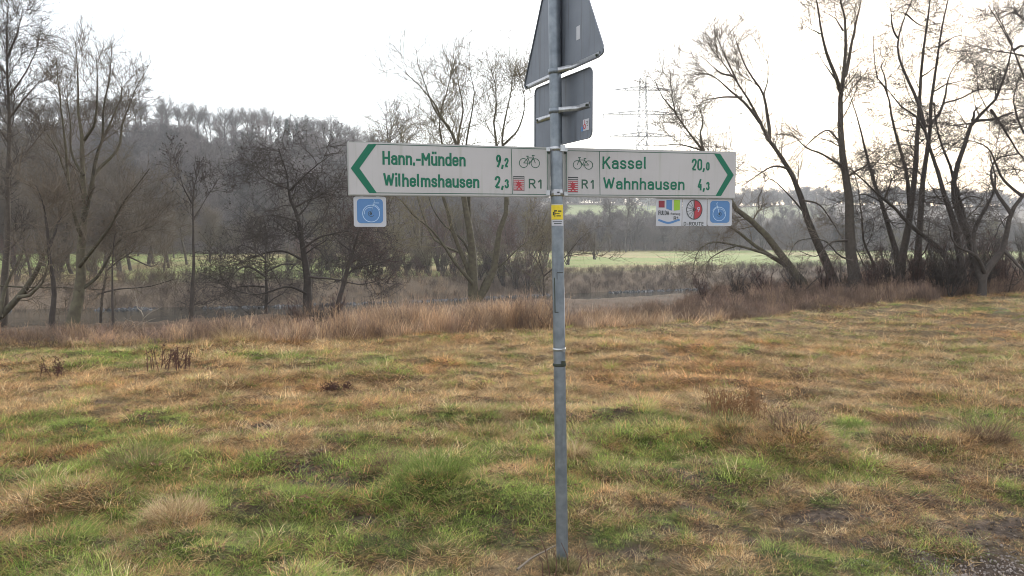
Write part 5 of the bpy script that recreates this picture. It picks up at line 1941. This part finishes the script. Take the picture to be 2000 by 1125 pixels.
T(LS, crop1, 'Hann.-Münden', 350, 280, 1088, 297, 158, .0105, ls)
T(LS, crop1, 'Wilhelmshausen', 358, 474, 1210, 489, 355, .0105, ls)
T(LS, crop1, '9,', 1358, 303, 1425, 306, 190, .0105, ls)
T(LS, crop1, '2', 1432, 303, 1470, 304, 220, .009, ls)
T(LS, crop1, '2,', 1346, 490, 1425, 492, 380, .0105, ls)
T(LS, crop1, '3', 1434, 490, 1472, 491, 408, .009, ls)
T(LS, crop1, 'R', 1648, 491, 1708, 492, 405, .0075, ls, M_LINE)
T(LS, crop1, '1', 1730, 492, 1762, 493, 407, .0075, ls, M_LINE)
a, b = LS.uv(*crop1(1602, 265)), LS.uv(*crop1(1706, 268))
bicycle((a[0] + b[0]) / 2, (a[1] + b[1]) / 2, b[0] - a[0], False, ls, M_LINE, .0038)
a, b = LS.uv(*crop1(1512, 510)), LS.uv(*crop1(1608, 384))
crest(LS, a[0], b[0], a[1], b[1], ls)

# right direction sign
RS = Plate(at(1103.6, 336.4, 3.99), at(1437.4, 342.4, 4.17))
rs2 = thing('direction_sign', 'white green-lettered arrow sign pointing right to Kassel and Wahnhausen', 'sign')
place(rs2, RS)
hr = RS.len / 2
panel(rs2, -hr, hr, .125)
th_ = poly(RS, [(1715, 207), (1850, 418), (1730, 628), (1783, 630), (1912, 420), (1775, 206)], crop2)
prism(th_, -.0024, -.0010, M_GREENP, 'arrow_chevron', rs2)
q = poly(RS, [(1750, 207), (238, 176), (240, 618), (1758, 628)], crop2)
flat([ribbon(q[:2], .0033, z0=Z0), ribbon(q[1:3], .0033, z0=Z0), ribbon(q[2:4], .0033, z0=Z0)], M_LINE, 'border_line', rs2)
q = poly(RS, [(568, 184), (573, 620)], crop2)
flat([ribbon(q, .0033, z0=Z0)], M_LINE, 'divider_line', rs2)
T(RS, crop2, 'Kassel', 597, 360, 1040, 362, 234, .0098, rs2)
T(RS, crop2, 'Wahnhausen', 605, 563, 1418, 571, 443, .0098, rs2)
T(RS, crop2, '20,', 1490, 374, 1622, 376, 256, .0098, rs2)
T(RS, crop2, '0', 1634, 375, 1670, 376, 290, .0085, rs2)
T(RS, crop2, '4,', 1548, 573, 1622, 575, 460, .0098, rs2)
T(RS, crop2, '3', 1634, 573, 1670, 574, 488, .0085, rs2)
T(RS, crop2, 'R', 388, 556, 450, 557, 464, .0075, rs2, M_LINE)
T(RS, crop2, '1', 478, 557, 510, 557, 464, .0075, rs2, M_LINE)
a, b = RS.uv(*crop2(346, 318)), RS.uv(*crop2(459, 320))
bicycle((a[0] + b[0]) / 2, (a[1] + b[1]) / 2, b[0] - a[0], True, rs2, M_LINE, .0036)
a, b = RS.uv(*crop2(252, 592)), RS.uv(*crop2(352, 440))
crest(RS, a[0], b[0], a[1], b[1], rs2)

# clamps that hold the two direction signs
cl = thing('sign_clamp', 'bright steel clamp joining the tops of both direction signs to the pole', 'clamp', tuple(pole_at(292)))
o_ = pole_at(292)
band(291, .022, PRAD + .004, M_GALV2, cl, o_)
boxm([.030, -.020, .004], [.012, 0, 0], [0, .010, 0], [0, 0, .016], M_GALV2, 'clamp_bolt', cl)
boxm([-.04, .0, 0], [.012, 0, 0], [0, .012, 0], [0, 0, .010], M_GALV2, 'bracket', cl)
boxm([.046, .01, 0], [.010, 0, 0], [0, .018, 0], [0, 0, .010], M_GALV2, 'bracket', cl)
cl = thing('sign_clamp', 'white-silver clamp joining the lower edges of both direction signs to the pole', 'clamp', tuple(pole_at(377)))
o_ = pole_at(377)
band(377, .034, PRAD + .004, M_GALV2, cl, o_)
boxm([-.002, -.036, .002], [.017, 0, 0], [0, .004, 0], [0, 0, .015], M_PWHITE, 'clamp_plate', cl)
boxm([.004, -.041, .001], [.006, 0, 0], [0, .003, 0], [0, 0, .003], M_BLACK, 'clamp_bolt', cl)
boxm([-.045, -.0, 0], [.010, 0, 0], [0, .012, 0], [0, 0, .013], M_GALV2, 'bracket', cl)
boxm([.046, .01, -.004], [.010, 0, 0], [0, .018, 0], [0, 0, .010], M_GALV2, 'bracket', cl)
# thin channels beside the pole that carry the panels
for pl, root, x_ in ((LS, ls, hl + .006), (RS, rs2, -hr - .006)):
    prism([(x_ - .005, -.115), (x_ + .005, -.115), (x_ + .005, .115), (x_ - .005, .115)], .002, .020, M_EDGE, 'edge_channel', root, .001)
    boxm([x_ * .985, -.001, .10], [.006, 0, 0], [0, .002, 0], [0, 0, .006], M_DARKM, 'rivet', root)


def plaque(pl, box, crop, name, label, frame_r=.012):
    (xa, za), (xb, zb) = pl.uv(*crop(box[0], box[3])), pl.uv(*crop(box[2], box[1]))
    cx, cz = (xa + xb) / 2, (za + zb) / 2
    root = thing(name, label, 'sign')
    c = pl.c + pl.x * cx + pl.z * cz + pl.y * .012
    place(root, pl, c)
    hw, hh = (xb - xa) / 2, (zb - za) / 2
    prism(rrect(-hw, hw, -hh, hh, frame_r), 0, .003, M_PWHITE, 'plate', root)
    for sx in (-.5, .5):
        prism([(hw * sx - .008, hh - .02), (hw * sx + .008, hh - .02), (hw * sx + .008, hh + .03), (hw * sx - .008, hh + .03)], .0035, .007, M_GALV2, 'bracket', root)
    return root, hw, hh


def blue_symbol(root, hw, hh, flip):
    f = -1 if flip else 1
    prism(rrect(-hw * .80, hw * .80, -hh * .76, hh * .84, .018), -.0012, .0005, M_BLUE, 'blue_field', root)
    s = hw
    cx, cz = (-.12 + .18) * s * f, -.12 * s
    P = [ring(cx, cz, .52 * s, .0030, 48)]
    P += [ring(cx - .06 * s * f, cz + .02 * s, .36 * s, .0022, 24, 60 if not flip else 0, 190 if not flip else 120)]
    P += [ribbon([(cx, cz), (cx + .22 * s * f, cz + .78 * s), (cx + .16 * s * f, cz + .88 * s)], .003, z0=.0012),
          ribbon([(cx + .16 * s * f, cz + .66 * s), (cx + .50 * s * f, cz + .66 * s)], .003, z0=.0012),
          ring(cx - .02 * s * f, cz, .60 * s, .0022, 20, 20 if not flip else 100, 80 if not flip else 160)]
    flat(P, M_PALE, 'wheel_symbol', root)
    a = np.linspace(.5, 5.6, 40)
    sp2 = ribbon(np.stack([cx - .03 * s * f + .045 * a * s * np.cos(a) * f, cz + .04 * s + .045 * a * s * np.sin(a)], 1), .0022, z0=.0012)
    flat([sp2, ring(cx - .02 * s * f, cz, .05 * s, .004, 12)], M_DARKM, 'spiral_symbol', root)
    flat([ribbon([(-hw * .45, -hh * .88), (hw * .3, -hh * .88)], .002, z0=.0008)], M_PALE, 'small_print', root)


r1, a, b = plaque(LS, (100, 562, 384, 832), crop1, 'route_plaque', 'blue and white high-wheel bicycle plaque hanging alone under the left sign')
blue_symbol(r1, a, b, False)
r2, a, b = plaque(RS, (1660, 657, 1908, 930), crop2, 'route_plaque', 'blue high-wheel bicycle plaque, outermost under the right sign')
blue_symbol(r2, a, b, True)
r3, hw, hh = plaque(RS, (1144, 650, 1404, 930), crop2, 'route_plaque', 'white Fulda river route plaque with wine, blue and green squares', .004)


def lx(fx):
    return -hw + 2 * hw * fx


def lz(fy):
    return hh - 2 * hh * fy


prism([(lx(.09), lz(.10)), (lx(.09), lz(.34)), (lx(.32), lz(.34)), (lx(.32), lz(.10))], -.001, .0004, M_WINE, 'wine_square', r3)
prism([(lx(.39), lz(.07)), (lx(.39), lz(.38)), (lx(.61), lz(.45)), (lx(.61), lz(.07))], -.001, .0004, M_BLUE, 'blue_square', r3)
prism([(lx(.69), lz(.06)), (lx(.69), lz(.45)), (lx(.92), lz(.42)), (lx(.92), lz(.06))], -.001, .0004, M_LIME, 'green_square', r3)
for s_, xa, xb, zb, H_, sw in (('FULDA', .08, .50, .61, .024, .0038), ('-Radweg', .53, .93, .60, .012, .0018), ('R1', .68, .86, .78, .019, .0036)):
    v, f = text_mesh(s_, lx(xa), lx(xb), lz(zb), H_, sw, .0008)
    link('lettering', mesh_np('lettering', v, [f]), M_BLACK, r3)
t = np.linspace(0, 1, 24)
flat([ribbon(np.stack([lx(.08) + (lx(.92) - lx(.08)) * t, lz(.83) - .008 * np.sin(t * 5.5 - 1.0)], 1), .011, z0=.0008)], M_BLUE, 'river_wave', r3)

r4, hw, hh = plaque(RS, (1408, 656, 1655, 930), crop2, 'route_plaque', 'white D-ROUTE plaque with a spoked wheel, half of it red', .004)
cxr, czr, rr_ = lx(.48), lz(.40), hh * .70
ex = .86
a = np.radians(np.linspace(-90, 90, 24))
prism([(cxr + rr_ * .97 * ex * math.cos(q), czr + rr_ * .97 * math.sin(q)) for q in a], -.001, .0004, M_RED, 'red_half_disc', r4)
P = [ring(cxr, czr, rr_, .0045, 48, ex=ex, z0=.0014), ring(cxr, czr, rr_ * .12, .004, 16, z0=.0014), ribbon([(cxr, czr - rr_), (cxr, czr + rr_)], .002, z0=.0014)]
for k in range(8):
    q = R(96 + k * 24)
    P.append(ribbon([(cxr, czr), (cxr + rr_ * ex * math.cos(q), czr + rr_ * math.sin(q))], .0022, z0=.0014))
flat(P, M_BLACK, 'spoked_wheel', r4)
v, f = text_mesh('D-ROUTE', lx(.05), lx(.88), lz(.985), .020, .0034, .0008)
link('lettering', mesh_np('lettering', v, [f]), M_BLACK, r4)
v, f = text_mesh('9', cxr + rr_ * .32, cxr + rr_ * .62, czr - rr_ * .22, rr_ * .48, .003, .0016)
link('lettering', mesh_np('lettering', v, [f]), M_PALE, r4)


def rounded(pts, r_, n_=7):
    """round the corners of a polygon"""
    o = []
    N = len(pts)
    for k in range(N):
        p0_, p1_, p2_ = (np.array(pts[(k + j) % N], float) for j in (-1, 0, 1))
        u, v_ = (p0_ - p1_), (p2_ - p1_)
        u /= np.linalg.norm(u)
        v_ /= np.linalg.norm(v_)
        ang = math.acos(float(np.clip(u @ v_, -1, 1)))
        d = r_ / math.tan(ang / 2)
        a, b = p1_ + u * d, p1_ + v_ * d
        for t in np.linspace(0, 1, n_):
            q = a * (1 - t) ** 2 + p1_ * 2 * t * (1 - t) + b * t * t
            q = (1 - .0) * q
            o.append(tuple(q))
    return o


# triangular warning sign seen from behind
TL, TR = at(1023, 188, 4.37), at(1184, 90, 3.52)
TR[2] = TL[2] = (TL[2] + TR[2]) / 2
TP = Plate(TL, TR)
tri = thing('warning_sign', 'grey back of a triangular road sign at the top of the pole', 'sign')
place(tri, TP)
ht = TP.len / 2
apx = ht * 1.73
prism(rounded([(-ht, 0), (ht, 0), (0, apx)], .035), .0, .003, M_BACK, 'plate', tri)
rim = rounded([(-ht, 0), (ht, 0), (0, apx)], .035)
P = np.array([[(a, -.003, b) for a, b in rim + rim[:1]]])
v, f = tubes(P, np.full(P.shape[:2], .0035), 6)
link('rim', mesh_np('rim', v, [f], True), M_BACK, tri)
ax_, _ = TP.uv(1083, 130)
for dx in (.012, .062):
    prism([(ax_ + dx, .06), (ax_ + dx + .012, .06), (ax_ + dx + .012, apx * .82), (ax_ + dx, apx * .82)], -.012, .0, M_BACK, 'stiffener', tri, .002)


def strap(pl, root, pts, w_, m_, yoff, name='mounting_strap'):
    """a bent flat bar: pts = (x, z, y) in the plate's frame"""
    P = np.array(pts, float)
    V, F = [], []
    for a in P:
        for dz, dy in ((w_, 0), (w_, -.004), (-w_, -.004), (-w_, 0)):
            V.append((a[0], a[2] + dy, a[1] + dz))
    for k in range(len(P) - 1):
        for j in range(4):
            F.append((k * 4 + j, k * 4 + (j + 1) % 4, k * 4 + 4 + (j + 1) % 4, k * 4 + 4 + j))
    F.append((0, 1, 2, 3))
    e = (len(P) - 1) * 4
    F.append((e + 3, e + 2, e + 1, e))
    o = link(name, mesh_np(name, np.array(V), [np.array(F)]), m_, root)
    return o


def local(pl, q):
    d = q - pl.c
    return np.array([d @ pl.x, d @ pl.y, d @ pl.z])


def fit_bracket(pl, root, py, left_px, right_px, bolt_px):
    c = local(pl, pole_at(py))
    xl, zl = pl.uv(*left_px)
    xr, zr = pl.uv(*right_px)
    off = c[1]
    strap(pl, root, [(xl, c[2], -.001), (c[0] - .06, c[2], -.001), (c[0] - .030, c[2], min(-.001, off * .8))], .013, M_GALV2, 0)
    strap(pl, root, [(c[0] + .030, c[2], min(-.001, off * 1.0)), (c[0] + .05, c[2], min(-.001, off * .9)), (c[0] + .115, c[2], -.001), (xr, c[2], -.001)], .013, M_GALV2, 0)
    for bx in (xl + .016, xr - .02):
        P = np.array([[(bx, -.004, c[2]), (bx, -.010, c[2]), (bx, -.0105, c[2])]])
        v, f = tubes(P, np.array([[.007, .007, .0001]]), 6)
        link('bolt', mesh_np('bolt', v, [f]), M_DARKM, root)


def wband(py, root, pl):
    c = pole_at(py)
    P = np.array([[local(pl, c - pdir * .013), local(pl, c - pdir * .012), local(pl, c + pdir * .012), local(pl, c + pdir * .013)]])
    v, f = tubes(P, np.array([[PRAD * .98, PRAD + .004, PRAD + .004, PRAD * .98]]), 28)
    link('clamp_band', mesh_np('clamp_band', v, [f]), M_GALV, root)
    q = local(pl, c + np.array([.031, -.026, 0]))
    boxm(q, [.007, 0, 0], [0, .009, 0], [0, 0, .010], M_GALV, 'clamp_bolt', root)


fit_bracket(TP, tri, 140, (1029, 176), (1172, 99), None)
wband(140, tri, TP)
sx_, sz_ = TP.uv(1129.5, 64)
prism([(sx_ - .018, sz_ - .032), (sx_ + .018, sz_ - .032), (sx_ + .018, sz_ + .032), (sx_ - .018, sz_ + .032)], -.0012, 0, M_PWHITE, 'type_label', tri)

# rectangular plate below it
QL, QR = at(1045, 234, 4.27), at(1157, 198, 3.72)
QR[2] = QL[2] = (QL[2] + QR[2]) / 2
QP = Plate(QL, QR)
rec = thing('supplementary_sign', 'grey back of a rectangular plate under the triangular sign', 'sign')
place(rec, QP)
hq = QP.len / 2
prism(rrect(-hq, hq, -.168, .165, .032), 0, .003, M_BACK, 'plate', rec)
P = np.array([[(a, -.002, b) for a, b in rrect(-hq, hq, -.168, .165, .032) + rrect(-hq, hq, -.168, .165, .032)[:1]]])
v, f = tubes(P, np.full(P.shape[:2], .003), 6)
link('rim', mesh_np('rim', v, [f], True), M_BACK, rec)
fit_bracket(QP, rec, 217, (1049, 243), (1152, 197), None)
wband(217, rec, QP)
st = thing('sticker', 'small white sticker with red and blue print on the rectangular plate corner', 'sticker')
sx_, sz_ = QP.uv(1145, 244)
place(st, QP, QP.c + QP.x * sx_ + QP.z * sz_ - QP.y * .0015)
prism([(-.028, -.026), (.030, -.026), (.030, .028), (-.028, .028)], -.0006, .0006, M_PWHITE, 'paper', st)
flat([ring(-.012, -.006, .010, .006, 18, z0=.0012), ribbon([(-.012, .004), (-.012, .024)], .004, z0=.0012)], M_RED, 'red_print', st)
flat([ring(-.034, -.016, .008, .008, 18, z0=.0012)], M_BLUE, 'blue_print', st)
flat([ribbon([(.006, .014), (.024, .016)], .003, z0=.0012), ribbon([(.006, .006), (.022, .008)], .003, z0=.0012), ribbon([(.010, -.004), (.022, -.004)], .003, z0=.0012)], M_DARKM, 'grey_print', st)

# a label of its own for each tree of the rows and thickets: counted from the left behind a landmark
BINS = ((-9999, -5, 'past the left edge'), (-5, 75, 'behind the tall straight left-edge tree'), (75, 260, 'behind the big many-stemmed tree'), (260, 440, 'around the young leaf-clinging tree'),
        (440, 680, 'behind the layered alder'), (680, 850, 'left of the willow stems'), (850, 1075, 'between willow stems and pole'), (1075, 1290, 'just right of the pole'),
        (1290, 1450, 'near the three route plaques'), (1450, 1700, 'behind the leaning right trunks'), (1700, 2005, 'behind the dark right-hand thicket'), (2005, 99999, 'past the right edge'))
ORD = ('first', 'second', 'third', 'fourth', 'fifth', 'sixth', 'seventh', 'eighth', 'ninth', 'tenth', 'eleventh', 'twelfth', 'thirteenth', 'fourteenth', 'fifteenth', 'sixteenth', 'seventeenth', 'eighteenth')
for kind, head in (('ridge_tree', 'bare skyline tree on the hill'), ('far_bank_tree', 'bare brown tree across the river'), ('bare_bush', 'bare bush across the river'),
                   ('meadow_edge_tree', 'bare tree at meadow far end'), ('spruce_tree', 'dark hillside conifer'), ('bank_shrub', 'bare bank shrub')):
    L = [(1000 + FPX * o.location.x / o.location.y, o) for o in bpy.data.objects if o.parent is None and o.name.split('.')[0] == kind]
    L.sort(key=lambda q: q[0])
    for lo_, hi_, where in BINS:
        M = [o for q, o in L if lo_ <= q < hi_]
        for k, o in enumerate(M):
            o['label'] = head + (', ' + ORD[min(k, 17)] + ' from left ' if len(M) > 1 else ', only one ') + where

# pieces that sit on a part belong to that part
for root in [o for o in bpy.data.objects if o.parent is None and 'category' in o]:
    kids = {}
    for c in root.children:
        kids.setdefault(c.name.split('.')[0], []).append(c)
    for child, par in (('face', 'panel'), ('rim', 'plate'), ('crest_crown', 'crest'), ('crest_outline', 'crest'), ('clamp_bolt', 'clamp_band'), ('faded_print', 'yellow_sheet'), ('top_edge', 'yellow_sheet'),
                       ('print_line', 'white_sheet'), ('red_half_disc', 'spoked_wheel'), ('wheel_symbol', 'blue_field'), ('spiral_symbol', 'blue_field'), ('type_label', 'plate')):
        if par in kids:
            for c in kids.get(child, []):
                c.parent = kids[par][0]

# ------------------------------------------------------------------ haze
bm = bmesh.new()
bmesh.ops.create_cube(bm, size=1)
me = bpy.data.meshes.new('haze')
bm.to_mesh(me)
bm.free()
hz = bpy.data.objects.new('haze', me)
COL.objects.link(hz)
hz.scale = (1960, 1960, 150)
hz.location = (0, 0, -56 + 75)
mh = bpy.data.materials.new('haze_air')
mh.use_nodes = True
n, l = mh.node_tree.nodes, mh.node_tree.links
n.clear()
pv = n.new('ShaderNodeVolumePrincipled')
pv.inputs['Color'].default_value = (.91, .94, 1, 1)
pv.inputs['Density'].default_value = .00050
pv.inputs['Anisotropy'].default_value = .35
oo = n.new('ShaderNodeOutputMaterial')
l.new(pv.outputs[0], oo.inputs['Volume'])
me.materials.append(mh)
tag(hz, 'pale winter haze in the air of the whole valley', kind='stuff')
zmin = min(v.co.z for v in bpy.data.objects['ground'].data.vertices)
zmax = max(v.co.z for v in bpy.data.objects['ground'].data.vertices)
lo, hi = zmin - 1.0, max(zmax + 20, 60)
hz.location.z = (lo + hi) / 2
hz.scale.z = hi - lo
